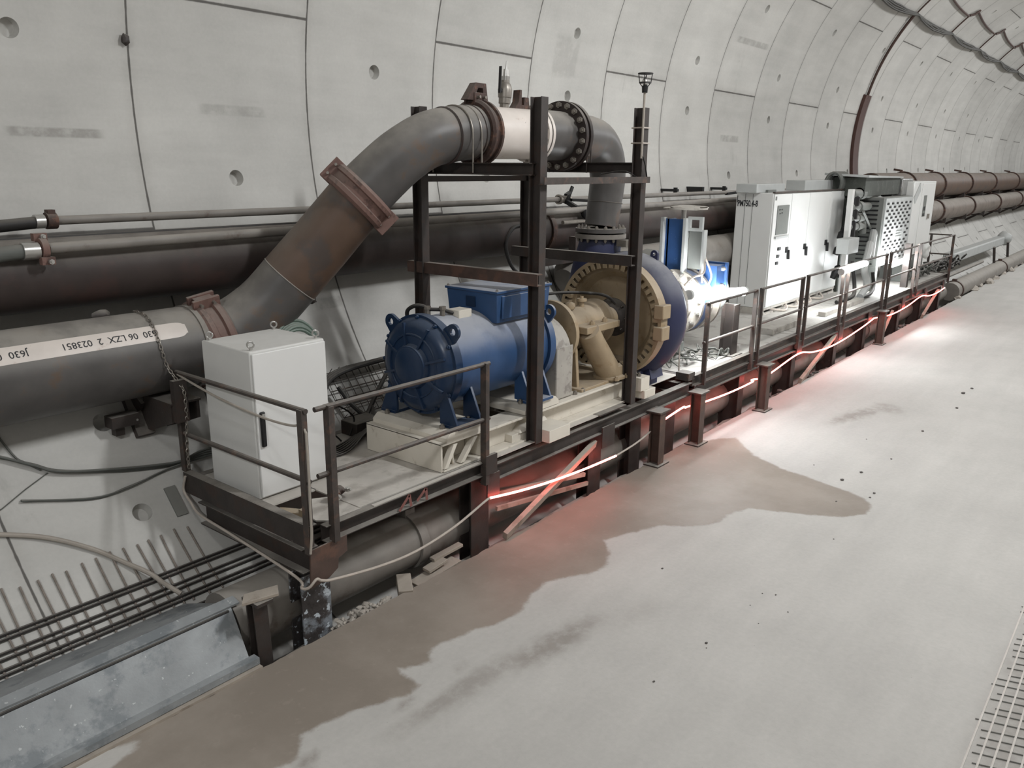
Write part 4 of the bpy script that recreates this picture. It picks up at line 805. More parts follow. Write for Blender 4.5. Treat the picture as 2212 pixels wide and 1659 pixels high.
for q in (((10.1, 4.95, 2.2), (10.28, 5.0, 2.28), (10.22, 4.95, 2.1)), ((10.3, 5.0, 2.5), (10.2, 4.92, 2.25), (9.95, 4.95, 2.2), (9.8, 5.0, 2.1)), ((10.34, 5.0, 2.45), (10.38, 4.9, 2.2), (10.3, 4.9, 2.05))): MB().tube(spline(q, 6), .014, 7).build('signal_cable', 'ropeoff', t)
t = thing('pipe_stand', 'short dark H-section stand on the deck under the suction pipe', 'stand', (11.38, 5.0, .9))
mb = MB(); mb.ibeam((11.38, 5.02, .905), (11.38, 5.02, 1.66), .2, .2, .014, (0, 1, 0)); mb.build('post', 'steel', t, .003)
mb = MB(); mb.box((11.2, 4.86, .893), (11.56, 5.18, .907)); mb.build('base_plate', 'steel', t)
mb = MB(); rr = random.Random(11)
for k in range(16):
    x, y = rr.uniform(10.0, 11.3), rr.uniform(5.0, 5.7); P = [(x, y, .93)]
    for q in range(5): P.append((P[-1][0]+rr.uniform(-.22, .25), min(5.8, max(4.95, P[-1][1]+rr.uniform(-.2, .2))), .92+rr.uniform(0, .14)))
    mb.tube(spline(P, 5), rr.choice((.008, .012, .016)), 6)
tag(mb.build('cable_tangle', 'cable'), 'tangle of grey cables on the deck under the blue gate valve', 'cable')
o = MB(); o.box((10.2, 5.5, .95), (10.9, 6.1, 1.25)); o.box((10.3, 5.4, 1.0), (10.7, 5.52, 1.15)); o = o.build('hydraulic_unit', 'machgrey', None, .02); tag(o, 'low dark grey unit on the deck behind the cable tangle', 'machine')
# ================================================================== GREY CABINET
t = thing('control_cabinet', 'tall light grey control cabinet with one door at the near end', 'cabinet', (3.95, 5.95, .9))
cx0, cx1, cy0, cy1, cz0, cz1 = 3.58, 4.32, 5.58, 6.28, .9, 2.16
mb = MB(); mb.box((cx0, cy0, cz0), (cx1, cy1, cz1)); mb.build('body', 'cab', t, .012)
mb = MB(); mb.box((cx0+.012, cy0-.022, cz0+.02), (cx1-.008, cy0-.002, cz1-.02)); d = mb.build('door', 'cabdoor', t, .006)
mb = MB(); mb.box((cx0+.035, cy0-.045, 1.36), (cx0+.08, cy0-.02, 1.66)); h = mb.build('handle', 'black', d, .01)
mb = MB(); mb.box((cx0+.045, cy0-.05, 1.61), (cx0+.07, cy0-.04, 1.645)); mb.build('lock', 'chrome', h)
for x, y in ((cx0+.05, cy0+.05), (cx1-.05, cy0+.05), (cx0+.05, cy1-.05), (cx1-.05, cy1-.05)):
    mb = MB(); c = V((x, y, cz1+.045)); q = V((.77, -.63, 0)); mb.tube([c+q*.026*math.cos(a)+V((0, 0, .026*math.sin(a))) for a in [2*PI*j/16 for j in range(16)]], .008, 8, closed=True); mb.cyl((x, y, cz1), (x, y, cz1+.02), .014, 10); mb.build('eye_bolt', 'chrome', t)
mb = MB(); rr = random.Random(2)
for k in range(7):
    R = .27-.012*(k % 3); c = V((4.66, 6.42, 1.78+.03*(k//3))); P = [c+V((R*math.cos(a)*.95, R*math.sin(a)*.25-.02*(k % 3), R*math.sin(a)*1.1+.02)) for a in [2*PI*j/28 for j in range(28)]]; mb.tube(P, .017, 7, closed=True)
tag(mb.build('hose_coil', 'hosegreen'), 'coiled grey-green hose peeking up behind the grey cabinet', 'hose')
# loose items around motor and cabinet
t = thing('cable_tray', 'wire-mesh cable tray on the wall left of the blue motor, carrying black cables', 'cable tray', (5.9, 6.7, 1.1))
mb = MB(); A = lambda x, k: V((x, 6.98-.34*k, 1.40-.42*k))
for k in (0, .2, .4, .6, .8, 1): mb.tube([A(5.35, k), A(7.4, k)], .007, 6)
for i in range(21): x = 5.35+.1*i; mb.tube([A(x, 0)+V((0, -.05, .06)), A(x, 0), A(x, 1), A(x, 1)+V((0, -.06, .05))], .005, 5)
mb.build('wire_tray', 'rail', t)
for k, r in ((0, .034), (1, .03), (2, .024)): MB().tube(spline([(4.7, 6.5, .93), (5.0, 6.6, 1.05+.03*k), (5.35, 6.88-.03*k, 1.38), (6.0, 6.9-.04*k, 1.44+.012*k), (6.7, 6.85, 1.45), (7.2, 6.8, 1.42)], 6), r, 8).build('power_cable', 'rubber', t)
for q in (((6.1, 6.7, 1.42), (5.75, 6.55, 1.2), (5.5, 6.45, 1.0), (5.3, 6.3, .93)), ((5.38, 6.75, 1.3), (5.45, 6.6, 1.1), (5.55, 6.4, .98), (5.85, 6.2, 1.0), (6.2, 6.1, 1.1))): MB().tube(spline(q, 6), .025, 8).build('power_cable', 'rubber', t)
mb = MB()
for k in range(6): mb.tube(spline([(4.4, 6.1-.02*k, .915), (4.75, 6.1-.04*k, .92), (5.1, 6.2-.03*k, .93+.008*k), (5.4, 6.3-.02*k, .98+.01*k), (5.6, 6.45, 1.1)], 6), .011, 6)
for k in range(2): mb.tube(spline([(4.95, 6.2, .92), (4.85, 6.3, 1.1), (5.0, 6.36, 1.25), (5.2, 6.3, 1.1), (5.1, 6.25, .93)], 6), .009, 6)
tag(mb.build('cable_bundle', 'rubber'), 'black cables bunched on the deck between grey cabinet and motor base', 'cable')
o = MB(); o.box((5.15, 6.2, .9), (5.5, 6.45, 1.05)); tag(o.build('junction_block', 'steel', None, .01), 'dark block on the deck behind the motor base', 'box')
t = thing('pipe_clamp', 'small rusty clamp lying on the deck behind the corner rail post', 'clamp', (4.1, 5.2, .9))
mb = MB(); mb.blob((3.98, 5.12, .95), .05, 2, (1.3, 1, .8)); mb.blob((4.08, 5.18, .94), .05, 6, (1, 1.2, .8)); mb.build('clamp_body', 'clampdark', t)
for p in ((3.95, 5.05, .95), (4.1, 5.1, .96)): MB().bolt(p, (0, -1, .3), .024, .04).build('bolt', 'chrome', t)
# valve cluster on the wall pipes
t = thing('valve_cluster', 'cluster of taps on the thin wall pipes between the two frame posts', 'valve', (10.3, 7.2, 2.7))
mb = MB(); mb.rev([(-.1, .05), (-.1, .075), (-.06, .075), (-.05, .055), (.12, .06), (.12, .08), (.16, .08), (.16, .05)], (10.35, 7.42, 3.128), AX, 14); mb.build('valve_body', 'bolt', t)
mb = MB(); mb.beam((10.37, 7.34, 3.1), (10.45, 7.3, 3.32), .05, .03, (0, 1, 0)); mb.beam((10.4, 7.31, 3.24), (10.25, 7.28, 3.2), .05, .03); mb.beam((10.42, 7.3, 3.12), (10.8, 7.2, 3.1), .06, .04); mb.build('lever', 'black', t)
mb = MB(); mb.rev([(-.05, .05), (-.05, .07), (0, .05), (.1, .05), (.15, .07)], (10.35, 6.96, 2.93), AX, 12); mb.beam((10.31, 7.0, 2.96), (10.35, 7.34, 3.1), .06, .06); mb.blob((10.25, 6.9, 2.93), .07, 3, (1, .8, 1)); mb.blob((10.5, 6.9, 2.93), .07, 4, (1, .8, 1)); mb.build('manifold', 'black', t)
mb = MB(); mb.cyl((9.7, 6.93, 2.83), (10.75, 6.93, 2.83), .03, 10); mb.cyl((10.7, 6.93, 2.83), (10.82, 6.93, 2.83), .05, 10)
for x in (10.25, 10.4, 10.55): mb.rev([(0, .02), (.08, .03), (.14, .015)], (x, 6.92, 2.82), (.1, -.3, -1), 8)
mb.build('cross_pipe', 'bolt', t)
mb = MB(); mb.tube(spline([(10.3, 6.9, 2.78), (10.4, 6.88, 2.6), (10.5, 6.88, 2.45), (10.62, 6.88, 2.35)], 5), .014, 6); mb.blob((10.64, 6.88, 2.33), .04, 3); mb.build('drip_hose', 'ropeoff', t)
tag(MB().tube(spline([(8.9, 7.0, 2.84), (8.65, 7.0, 2.8), (8.5, 7.0, 2.6), (8.6, 6.98, 2.3), (8.85, 6.9, 2.05), (8.98, 6.8, 1.7)], 6), .025, 8).build('hose', 'rubber'), 'black hose curving down from the wall pipes behind the left frame posts', 'hose')
t = thing('wall_strut', 'dark angle strut on the wall under the clustered taps', 'bracket', (9.9, 7.3, 2.3))
mb = MB(); mb.beam((9.95, 6.9, 2.31), (9.95, wall_y(2.31)-.03, 2.31), .12, .12); mb.beam((9.95, 6.9, 2.25), (9.95, 6.9, 2.62), .12, .08, (1, 0, 0)); mb.beam((9.2, 6.92, 2.3), (10.0, 6.92, 2.3), .1, .1); mb.build('strut', 'steel', t)
for i, x in enumerate((14.1, 15.15, 16.2, 18.4)):
    mb = MB(); mb.beam((x, wall_y(3.2)+.02, 3.2), (x, 7.45, 3.2), .08, .1 if i % 2 else .05); mb.beam((x, 7.5, 3.1), (x, 7.5, 3.25), .06, .05, (1, 0, 0))
    if i == 2: mb.beam((x-.1, 7.4, 3.1), (x+.35, 7.4, 3.12), .06, .05)
    tag(mb.build('pipe_hanger', 'black'), ['small black pipe hanger just right of the far front frame post', 'second small black pipe hanger right of the far front frame post', 'black pipe hanger with side arm above the blue gate valve', 'black pipe hanger seen above the white switchgear roof'][i], 'bracket')
# ================================================================== FAR PLATFORM
FX0, FX1 = 9.78, 24.8
t = thing('far_platform', 'long far steel platform carrying the white switchgear', 'platform', (17, 5.5, 0))
mb = MB(); mb.chan((FX0, 4.78, .835), (FX1, 4.78, .835), .15, .08, .01, (0, 0, 1), -1); mb.build('front_channel', 'rail', t, .002)
mb = MB(); mb.ibeam((FX0+.1, 4.80, .68), (FX1, 4.80, .68), .14, .1, .011); mb.build('front_beam', 'steel', t)
mb = MB(); mb.chan((FX0, 6.48, .8), (FX1, 6.48, .8), .15, .08, .01, (0, 0, 1), 1); mb.build('rear_channel', 'steel', t)
mb = MB(); mb.chan((FX1, 4.76, .83), (FX1, 6.5, .83), .15, .08, .01, (0, 0, 1), 1); mb.build('end_channel', 'rail', t)
mb = MB(); mb.chan((FX0, 4.76, .83), (FX0, 6.5, .83), .13, .08, .01, (0, 0, 1), -1); mb.box((9.62, 4.76, .86), (9.8, 4.95, .96)); mb.build('end_channel', 'rail', t)
for x0, x1 in ((9.86, 12.2), (12.22, 14.5), (14.52, 17.3), (17.32, 20.2), (20.22, 22.6), (22.62, 24.7)):
    mb = MB(); mb.box((x0, 4.84, .882), (x1, 6.58, .893)); mb.build('deck_plate', 'decklight', t)
for x in (11.5, 13.65, 15.85, 17.7, 20.3, 22.4, 24.35):
    mb = MB(); mb.ibeam((x, 4.96, -.52), (x, 4.96, .61), .3, .18, .014, (0, 1, 0)); mb.build('leg', 'steel', t, .003)
    mb = MB(); mb.ibeam((x, 5.75, .1), (x, 5.75, .75), .3, .18, .014, (0, 1, 0)); mb.build('leg', 'steel', t)
    mb = MB(); mb.ibeam((x, 4.85, .74), (x, 6.42, .74), .16, .12, .01); mb.build('cross_beam', 'steel', t)
    if x > 13: mb = MB(); mb.box((x-.1, 4.735, .45), (x+.14, 4.75, .76)); mb.build('gusset_plate', 'steel', t)
rail('first guard rail panel of the far platform, right of the pump', (9.95, 4.74), (11.65, 4.74), [(10.02, 4.735, .74), (11.6, 4.735, .66)], .7, 1.86, (1.33,), .06, .02)
rail('second guard rail panel of the far platform', (11.78, 4.74), (13.6, 4.74), [(11.82, 4.735, .66), (13.53, 4.735, .66)], .7, 1.86, (1.33,), .06, .02)
rail('third guard rail panel of the far platform, before the white switchgear', (13.72, 4.74), (15.75, 4.74), [(13.78, 4.735, .68), (15.62, 4.735, .66)], .7, 1.87, (1.34,), .055, .02)
rail('fourth guard rail panel of the far platform, before the pipe rack', (15.85, 4.74), (18.5, 4.74), [(15.92, 4.735, .68), (18.42, 4.735, .66)], .7, 1.88, (1.35,), .06, .02)
rail('fifth guard rail panel of the far platform, before the perforated panel', (18.65, 4.74), (21.0, 4.74), [(18.75, 4.735, .68), (20.9, 4.735, .66)], .7, 1.89, (1.36,), .065, .02)
rail('last guard rail panel along the front of the far platform', (21.2, 4.74), (24.8, 4.74), [(21.3, 4.735, .68), (24.75, 4.735, .66)], .7, 1.92, (1.38,), .065, .02)
rail('guard rail across the far end of the far platform', (24.8, 4.8), (24.8, 6.5), [(24.8, 5.3, .8), (24.8, 6.45, .8)], .7, 1.92, (1.4,), .06, .02)
# props on the slab and timber braces
for x, y, h, lb in ((8.64, 4.655, .71, 'first short steel prop on the slab edge, right of the near pipe frame'), (9.69, 4.635, .735, 'second short steel prop, beside the end of the wet patch'), (11.8, 4.58, .735, 'third short steel prop, below the first far rail panel'), (18.2, 4.63, .72, 'farthest short steel prop on the slab edge')):
    t = thing('steel_prop', lb, 'prop', (x, y, 0))
    mb = MB(); mb.ibeam((x, y, .016), (x, y, h-.02), .15, .14, .012, (0, 1, 0)); mb.build('column', 'steelbrown', t, .002)
    mb = MB(); mb.box((x-.13, y-.11, 0), (x+.16, y+.1, .016)); mb.build('base_plate', 'steel', t)
    mb = MB(); mb.box((x-.12, y-.1, h-.02), (x+.14, y+.1, h)); mb.build('top_plate', 'rail', t)
for a, b, wd, lb in (((7.45, 4.80, .56), (5.74, 4.715, .05), .09, 'long timber brace leaning below the blue motor to the wet slab'), ((15.68, 4.79, .54), (13.78, 4.71, .05), .1, 'timber brace leaning below the third far rail panel'), ((19.6, 4.79, .5), (18.6, 4.71, .05), .1, 'short timber brace beside the farthest steel prop'), ((24.0, 4.8, .5), (22.2, 4.71, .05), .11, 'timber brace under the far end of the far platform')):
    mb = MB(); mb.beam(a, b, wd*.6, wd, (0, -.3, 1)); tag(mb.build('timber_brace', 'timber', None, .004), lb, 'timber')
for a, b, lb in (((5.75, 4.95, .42), (7.35, 4.86, .19), 'upper of two thin laths under the pump deck'), ((5.85, 4.92, .25), (7.4, 4.85, .07), 'lower of two thin laths under the pump deck')):
    tag(MB().beam(a, b, .03, .045).build('lath', 'timber'), lb, 'timber')
t = run_pipe('drain_pipe', 'fat dusty pipe in the trench beneath both platforms', (5.24, .165), .255, 2.95, 26.2, 'pipewall', (4.9, 12.8, 18.7), 'pipewall')
t2 = run_pipe('trench_pipe', 'dusty pipe lying in the trench beyond the far platform', (4.98, .17), .26, 26.5, 70, 'pipewall', (27.0, 34.5, 43), 'clampdark')
t = thing('steel_stub_post', 'short dark steel post topped by a tilted plate beside the steel trough', 'post', (3.05, 4.85, -.4))
mb = MB(); mb.ibeam((3.06, 4.88, -.42), (3.03, 4.88, .46), .1, .12, .012, (0, 1, 0)); mb.beam((3.03, 4.86, .47), (3.03, 4.86, .5), .14, .2); mb.build('post', 'steel', t, .003)
mb = MB(); mb.hexa([(2.88, 4.83, .50), (3.14, 4.75, .505), (3.21, 4.86, .505), (2.97, 4.94, .50), (2.88, 4.83, .525), (3.14, 4.75, .53), (3.21, 4.86, .53), (2.97, 4.94, .525)]); mb.build('top_plate', 'timber', t, .003)
for lo, hi, r, lb in (((4.36, 4.74, -.10), (4.58, 4.9, .02), .5, 'chunky wooden block in the trench below the front rail'), ):
    mb = MB(); c = V(((lo[0]+hi[0])/2, 4.82, -.03)); mb.beam(c-V((.07, .09, .0)), c+V((.07, .09, .05)), .13, .1); tag(mb.build('wood_block', 'timber', None, .006), lb, 'timber')
for a, b, wd, lb in (((4.6, 4.83, -.05), (5.15, 4.83, -.01), .14, 'flat plank lying in the trench below the front rail'), ((4.78, 4.86, .01), (5.0, 4.84, .05), .1, 'small board lying on the plank in the trench'), ((4.9, 4.9, .06), (5.25, 4.86, .1), .07, 'pale stick propped over the boards in the trench')):
    tag(MB().beam(a, b, wd, .03).build('plank', 'timber', None, .003), lb, 'timber')
mb = MB(); rr = random.Random(8)
for k in range(110):
    x = rr.uniform(3.68, 4.32); mb.blob((x, rr.uniform(4.72, 4.86), -.07+rr.uniform(0, .07)*(1 if x < 4.1 else .4)), rr.uniform(.014, .034), k, (1, 1, .75), 1, .5)
tag(mb.build('gravel', 'stone'), 'little heap of pale gravel spilling in the trench beside the flaking leg', 'gravel', None, 'stuff')
mb = MB()
for k in range(26): x = rr.choice((12.9, 14.5, 18.9, 20.8, 23.0))+rr.uniform(-.5, .5); mb.blob((x, rr.uniform(4.72, 4.9), -.04), rr.uniform(.02, .06), k, (1.3, 1, .7), 1, .5)
tag(mb.build('rubble', 'stonedark'), 'scattered rubble along the trench edge under the far platform', 'rubble', None, 'stuff')
# crumbs on the slab
CR = [(10.02, 2.56, .03), (9.61, 2.66, .035), (12.29, 2.39, .03), (5.36, 2.35, .018), (4.66, 2.42, .015), (6.44, 2.22, .012), (6.39, 2.32, .01), (6.23, 2.03, .009), (6.13, 2.32, .009), (9.42, 2.24, .025), (9.26, 2.24, .02), (14.95, 2.38, .05), (13.91, 2.27, .035), (15.39, 2.33, .04), (10.77, 2.41, .02), (6.23, 3.22, .016), (8.9, 2.5, .016), (7.9, 2.2, .012), (9.9, 3.1, .014), (11.4, 2.9, .014), (5.9, 2.15, .008), (5.3, 2.32, .008)]
for i, (x, y, r) in enumerate(CR):
    r *= .6; o = MB().blob((x, y, r*.3), r, i, (1.3, 1, .55), 2, .5).build('crumb', 'stonedark')
    lb = {0: 'dark crumb of concrete right of the wet tongue, nearer of the larger pair', 11: 'largest dark crumb far along the dry slab', 3: 'dark crumb alone in the lower middle of the slab'}.get(i, 'small dark crumb of concrete lying on the dry slab')
    tag(o, lb, 'stone', 'crumbs on the slab')
t = thing('wire_mesh', 'welded wire mesh mat lying on the slab at the bottom right corner', 'mesh', (6, .3, 0))
base = None
for k in range(9): y = .50-.072*k; MB().tube([(3.2, y, .016), (7.7, y, .016)], .007, 6).build('long_wire', 'wirelight', t)
for i in range(44): x = 3.3+.1*i; MB().tube([(x+random.uniform(-.01, .01), .53-.12*random.random(), .006), (x+.19, -.12, .006)], .0038, 5).build('cross_wire', 'cable', t)
# ================================================================== SWITCHGEAR AND COOLING UNIT
t = thing('switchgear_cabinet', 'wide white switchgear cabinet with four doors on the far platform', 'cabinet', (17, 6.3, .9))
sx0, sx1, sy0, sy1, sz0, sz1 = 14.98, 19.02, 5.95, 6.67, 1.02, 3.17
mb = MB(); mb.box((sx0, sy0, sz0), (sx1, sy1, sz1)); mb.build('body', 'white', t, .01)
mb = MB(); mb.box((sx0-.0, sy0-.03, sz1), (sx1+.02, sy0+.02, sz1+.025)); mb.build('top_edge', 'rail', t)
ds = []
for x0, x1 in ((15.0, 15.85), (15.87, 16.82), (16.84, 18.08), (18.1, 19.0)):
    mb = MB(); mb.box((x0, sy0-.022, sz0+.03), (x1, sy0-.002, sz1-.02)); ds.append(mb.build('door', 'white', t, .004))
for d, x in zip(ds, (15.79, 16.76, 18.03)):
    mb = MB(); mb.box((x-.05, sy0-.05, 2.03), (x+.05, sy0-.02, 2.14)); mb.beam((x+.03, sy0-.06, 2.08), (x+.06, sy0-.06, 1.9), .03, .05, (0, 1, 0)); mb.build('handle', 'black', d)
mb = MB(); mb.box((15.16, sy0-.034, 2.4), (15.74, sy0-.022, 2.94)); p = mb.build('display_panel', 'machgrey', ds[0], .003)
mb = MB(); mb.box((15.12, sy0-.06, 2.33), (15.78, sy0-.022, 2.37)); mb.build('panel_sill', 'lightgrey', ds[0])
for x, z in ((15.24, 2.85), (15.34, 2.85), (15.26, 2.78), (15.36, 2.79)): mb = MB(); mb.box((x, sy0-.037, z), (x+.05, sy0-.033, z+.025)); mb.build('gauge', 'black', p)
for x, z, a in ((15.4, 2.13, .06), (15.37, 1.99, .05), (15.34, 1.86, .05)): mb = MB(); mb.box((x-a, sy0-.045, z-.03), (x+a, sy0-.02, z+.03)); mb.build('switch', 'black', ds[0])
mb = MB(); mb.box((15.03, sy0-.026, 3.04), (15.1, sy0-.02, 3.11)); mb.build('badge', 'machgrey', ds[0])
for y in (6.49, 6.34): mb = MB(); mb.box((sx0-.004, y-.004, sz0+.05), (sx0, y+.004, sz1-.02)); mb.build('side_seam', 'machgrey', t)
lettering('PM750.4-8', .155, lambda u, v: (sx0-.006, 6.64-u*.6, 2.92+v), 'lettering', 'ink', t, .03)
lettering('1', .17, lambda u, v: (sx0-.006, 6.665-u*.5, 2.99+v), 'mark', 'ink', t, .03)
mb = MB()
for x in (15.0, 16.0, 17.0, 18.0, 19.0): mb.box((x-.04, sy0+.02, .893), (x+.04, sy1, 1.02))
mb.box((sx0, sy0, .893), (sx1, sy0+.03, .93)); mb.box((sx0, sy0, .98), (sx1, sy0+.03, 1.02)); mb.build('plinth', 'guard', t)
mb = MB(); mb.box((sx0+.01, 6.1, .893), (sx0+.03, sy1, 1.02)); mb.build('plinth_end', 'black', t)
for x0, x1, z1 in ((15.0, 16.4, 3.33), (17.5, 19.4, 3.38)):
    mb = MB(); mb.box((x0*.985, 6.2, sz1), (x1*.985, 6.6, z1)); mb.build('roof_vent', 'lightgrey', t, .01)
mb = MB(); mb.box((15.2, 6.15, sz1), (15.6, 6.25, 3.22)); mb.build('roof_slot', 'machgrey', t)
for i, x in enumerate((15.4, 16.0, 16.7, 17.4)):
    o = MB().tube(spline([(x, 6.0+.1*i, .96), (x+.3, 5.8, .92), (x+.6, 5.9, .98), (x+.9, 6.1, 1.0)], 5), .02, 6).build('cable_end', 'ropeoff'); tag(o, 'pale cable end poking out under the white switchgear', 'cable', 'cable ends under the switchgear')
t = thing('pipe_rack', 'rack of grey-green pipes and valves between switchgear and perforated unit', 'pipework', (19.3, 5.7, .9))
MB().beam((18.42, 5.6, .9), (18.36, 5.6, 3.2), .14, .1, (0, 1, 0)).build('upright', 'white', t)
for z, x1, r in ((3.1, 20.2, .1), (2.82, 20.2, .09), (2.58, 19.4, .08), (2.40, 19.45, .08)):
    mb = MB(); mb.tube([(18.45, 5.62, z), (x1-.1, 5.6, z-.02), (x1, 5.6, z-.04), (x1+.03, 5.6, z-.18)], r, 12); mb.disc((18.95, 5.62, z-.005), AX, r+.03, .2, 14); mb.build('pipe', 'machgrey', t)
    mb = MB(); mb.rev([(0, r*1.2), (.18, r*1.2), (.22, r*.5)], (18.6, 5.6, z-.25), (0, 0, 1), 10); mb.build('valve', 'black', t)
mb = MB(); mb.tube([(20.2, 5.55, 3.0), (20.1, 5.5, 2.6), (19.6, 5.4, 2.1), (19.2, 5.3, 1.7)], .09, 10); mb.build('slant_pipe', 'lightgrey', t)
mb = MB(); mb.tube([(19.0, 5.5, 2.72), (19.9, 5.5, 2.2)], .03, 8); mb.build('strut', 'machgrey', t)
mb = MB(); mb.box((17.75, 5.35, 1.88), (18.45, 5.6, 2.2)); mb.build('junction_box', 'lightgrey', t, .01)
for k in range(9): MB().rev([(0, .06), (.14, .08), (.2, .03)], (18.2+.16*(k % 5), 5.75, 1.3+.42*(k//3)+.1*(k % 2)), (.2, -.3, 1), 8).build('fitting', 'black', t)
mb = MB(); mb.box((19.06, 5.9, .9), (19.66, 6.5, 3.0)); mb.build('housing', 'green', t, .02)
for q, r, m in (((18.9, 5.25, 2.05), (18.65, 5.2, 1.85), (18.35, 5.15, 1.55), (18.5, 5.1, 1.2), (18.1, 5.1, .98)), .075, 'lightgrey'), (((18.3, 5.4, 1.7), (18.3, 5.3, 1.2), (17.9, 5.2, 1.0), (17.2, 5.3, .95)), .04, 'rubber'), (((19.2, 5.2, 1.4), (19.2, 5.15, 1.1), (18.8, 5.1, .96), (18.2, 5.15, .94)), .04, 'rubber'):
    MB().tube(spline(q, 6), r, 10).build('hose', m, t)
mb = MB()
for k in range(7): mb.tube([(18.6+.1*k+.1*math.sin(a*.5), 6.1+.16*math.cos(a), 3.3+.24*math.sin(a)) for a in [2*PI*j/18 for j in range(18)]], .03, 6, closed=True)
tag(mb.build('cable_coil', 'cable'), 'coil of grey cable on top of the pipe rack right of the switchgear', 'cable')
t = thing('cooling_unit', 'grey-green cooling unit with perforated front panel', 'machine', (21, 5.7, .9))
mb = MB(); mb.box((19.7, 5.28, 1.45), (22.15, 6.2, 3.0)); mb.build('housing', 'machgrey', t, .01)
for k in range(15):
    z = 1.52+.1*k; mb = MB(); mb.beam((19.69, 5.38, z), (19.69, 5.75, z), .02, .03, (0, 0, 1)); mb.build('louvre', 'black', t)
mb = MB(); mb.box((19.8, 5.255, 1.5), (22.1, 5.28, 2.98)); pp = mb.build('perforated_panel', 'lightgrey', t)
mb = MB()
for r_ in range(17):
    for c_ in range(6):
        x = 19.98+.38*c_+(.19 if r_ % 2 else 0); z = 1.58+.08*r_
        if x < 21.98 and not (20.7 < x < 21.6 and 2.0 < z < 2.3): mb.box((x-.085, 5.249, z-.022), (x+.085, 5.256, z+.022))
mb.build('perforations', 'black', pp)
for k in range(3): mb = MB(); mb.box((20.9, 5.25, 2.2-.06*k), (21.4-.1*(k % 2), 5.256, 2.215-.06*k)); mb.build('nameplate_line', 'machgrey', pp)
mb = MB(); mb.box((19.7, 5.28, .9), (19.85, 5.5, 1.45)); mb.box((22, 5.28, .9), (22.15, 5.5, 1.45)); mb.build('foot', 'machgrey', t)
t = thing('roof_box', 'dark grey-green box with pale lid on top of the cooling unit', 'box', (20.2, 5.8, 3.0))
mb = MB(); mb.box((18.95, 5.5, 3.04), (21.7, 6.3, 3.44)); mb.build('body', 'green', t, .01)
mb = MB(); mb.hexa([(18.8, 5.4, 3.44), (21.75, 5.45, 3.42), (21.75, 6.35, 3.42), (18.8, 6.35, 3.48), (18.8, 5.4, 3.49), (21.75, 5.45, 3.45), (21.75, 6.35, 3.45), (18.8, 6.35, 3.53)]); mb.build('lid', 'lightgrey', t)
for x in (19.2, 21.4): mb = MB(); mb.box((x-.1, 5.55, 3.0), (x+.1, 6.25, 3.045)); mb.build('foot', 'green', t)
o = MB(); o.box((21.75, 5.45, 3.0), (22.7, 6.2, 3.4)); tag(o.build('foil_duct', 'silver', None, .02), 'crinkled silver duct box between roof box and white end cabinet', 'duct')
t = thing('end_cabinet', 'narrow white cabinet at the far end of the far platform', 'cabinet', (23.4, 5.6, .9))
mb = MB(); mb.box((22.2, 5.28, 1.5), (24.4, 6.0, 3.33)); mb.build('body', 'white', t, .015)
mb = MB(); mb.box((23.0, 5.262, 1.55), (24.3, 5.28, 3.28)); d = mb.build('door', 'white', t, .006)
mb = MB(); mb.box((23.2, 5.254, 2.45), (23.48, 5.263, 2.98)); mb.build('label_strip', 'machgrey', d)
mb = MB(); mb.box((23.24, 5.25, 2.6), (23.44, 5.256, 2.7)); mb.box((23.22, 5.25, 2.46), (23.4, 5.256, 2.53)); mb.build('label_mark', 'black', d)
mb = MB(); mb.box((23.75, 5.22, 2.38), (23.85, 5.263, 2.5)); mb.build('lock', 'bolt', d)
mb = MB(); mb.prism([(22.25, 2.95), (22.7, 3.3), (22.8, 3.1), (22.4, 2.8)], (0, 5.27, 0), (1, 0, 0), (0, 0, 1), .012); mb.build('sticker', 'lightgrey', t)
mb = MB(); mb.box((22.6, 5.32, .893), (24.2, 5.95, 1.5)); mb.build('base', 'machgrey', t)
t = thing('far_post', 'dark square post behind the last rail panel by the white end cabinet', 'post', (21.0, 4.95, .9))
MB().beam((21.0, 4.95, .893), (21.0, 4.95, 1.93), .16, .14, (0, 1, 0)).build('post', 'steel', t)
o = MB().blob((22.9, 5.0, 1.62), .12, 5, (.7, 1, 1.6)); tag(o.build('bag', 'white'), 'small white bag hanging on the last rail panel', 'bag')
mb = MB(); rr = random.Random(4)
for k in range(14):
    P = [(22.2+rr.uniform(0, 2.2), 5.0+rr.uniform(0, .4), .95)]
    for q in range(4): P.append((min(24.5, P[-1][0]+rr.uniform(-.4, .4)), 4.95+rr.uniform(0, .4), .93+rr.uniform(0, .3)))
    mb.tube(spline(P, 4), .02, 5)
tag(mb.build('cable_tangle', 'cable'), 'dark heap of cables at the far end of the far platform', 'cable')
for lo, hi, lb in (((13.2, 5.05, .895), (14.8, 5.35, 1.0), 'long pale board lying on the deck before the switchgear'), ((15.6, 4.98, .895), (18.0, 5.12, .98), 'long pale profile lying on the deck behind the fourth rail panel')):
    mb = MB(); mb.box(lo, hi); tag(mb.build('board', 'guard', None, .005), lb, 'board')
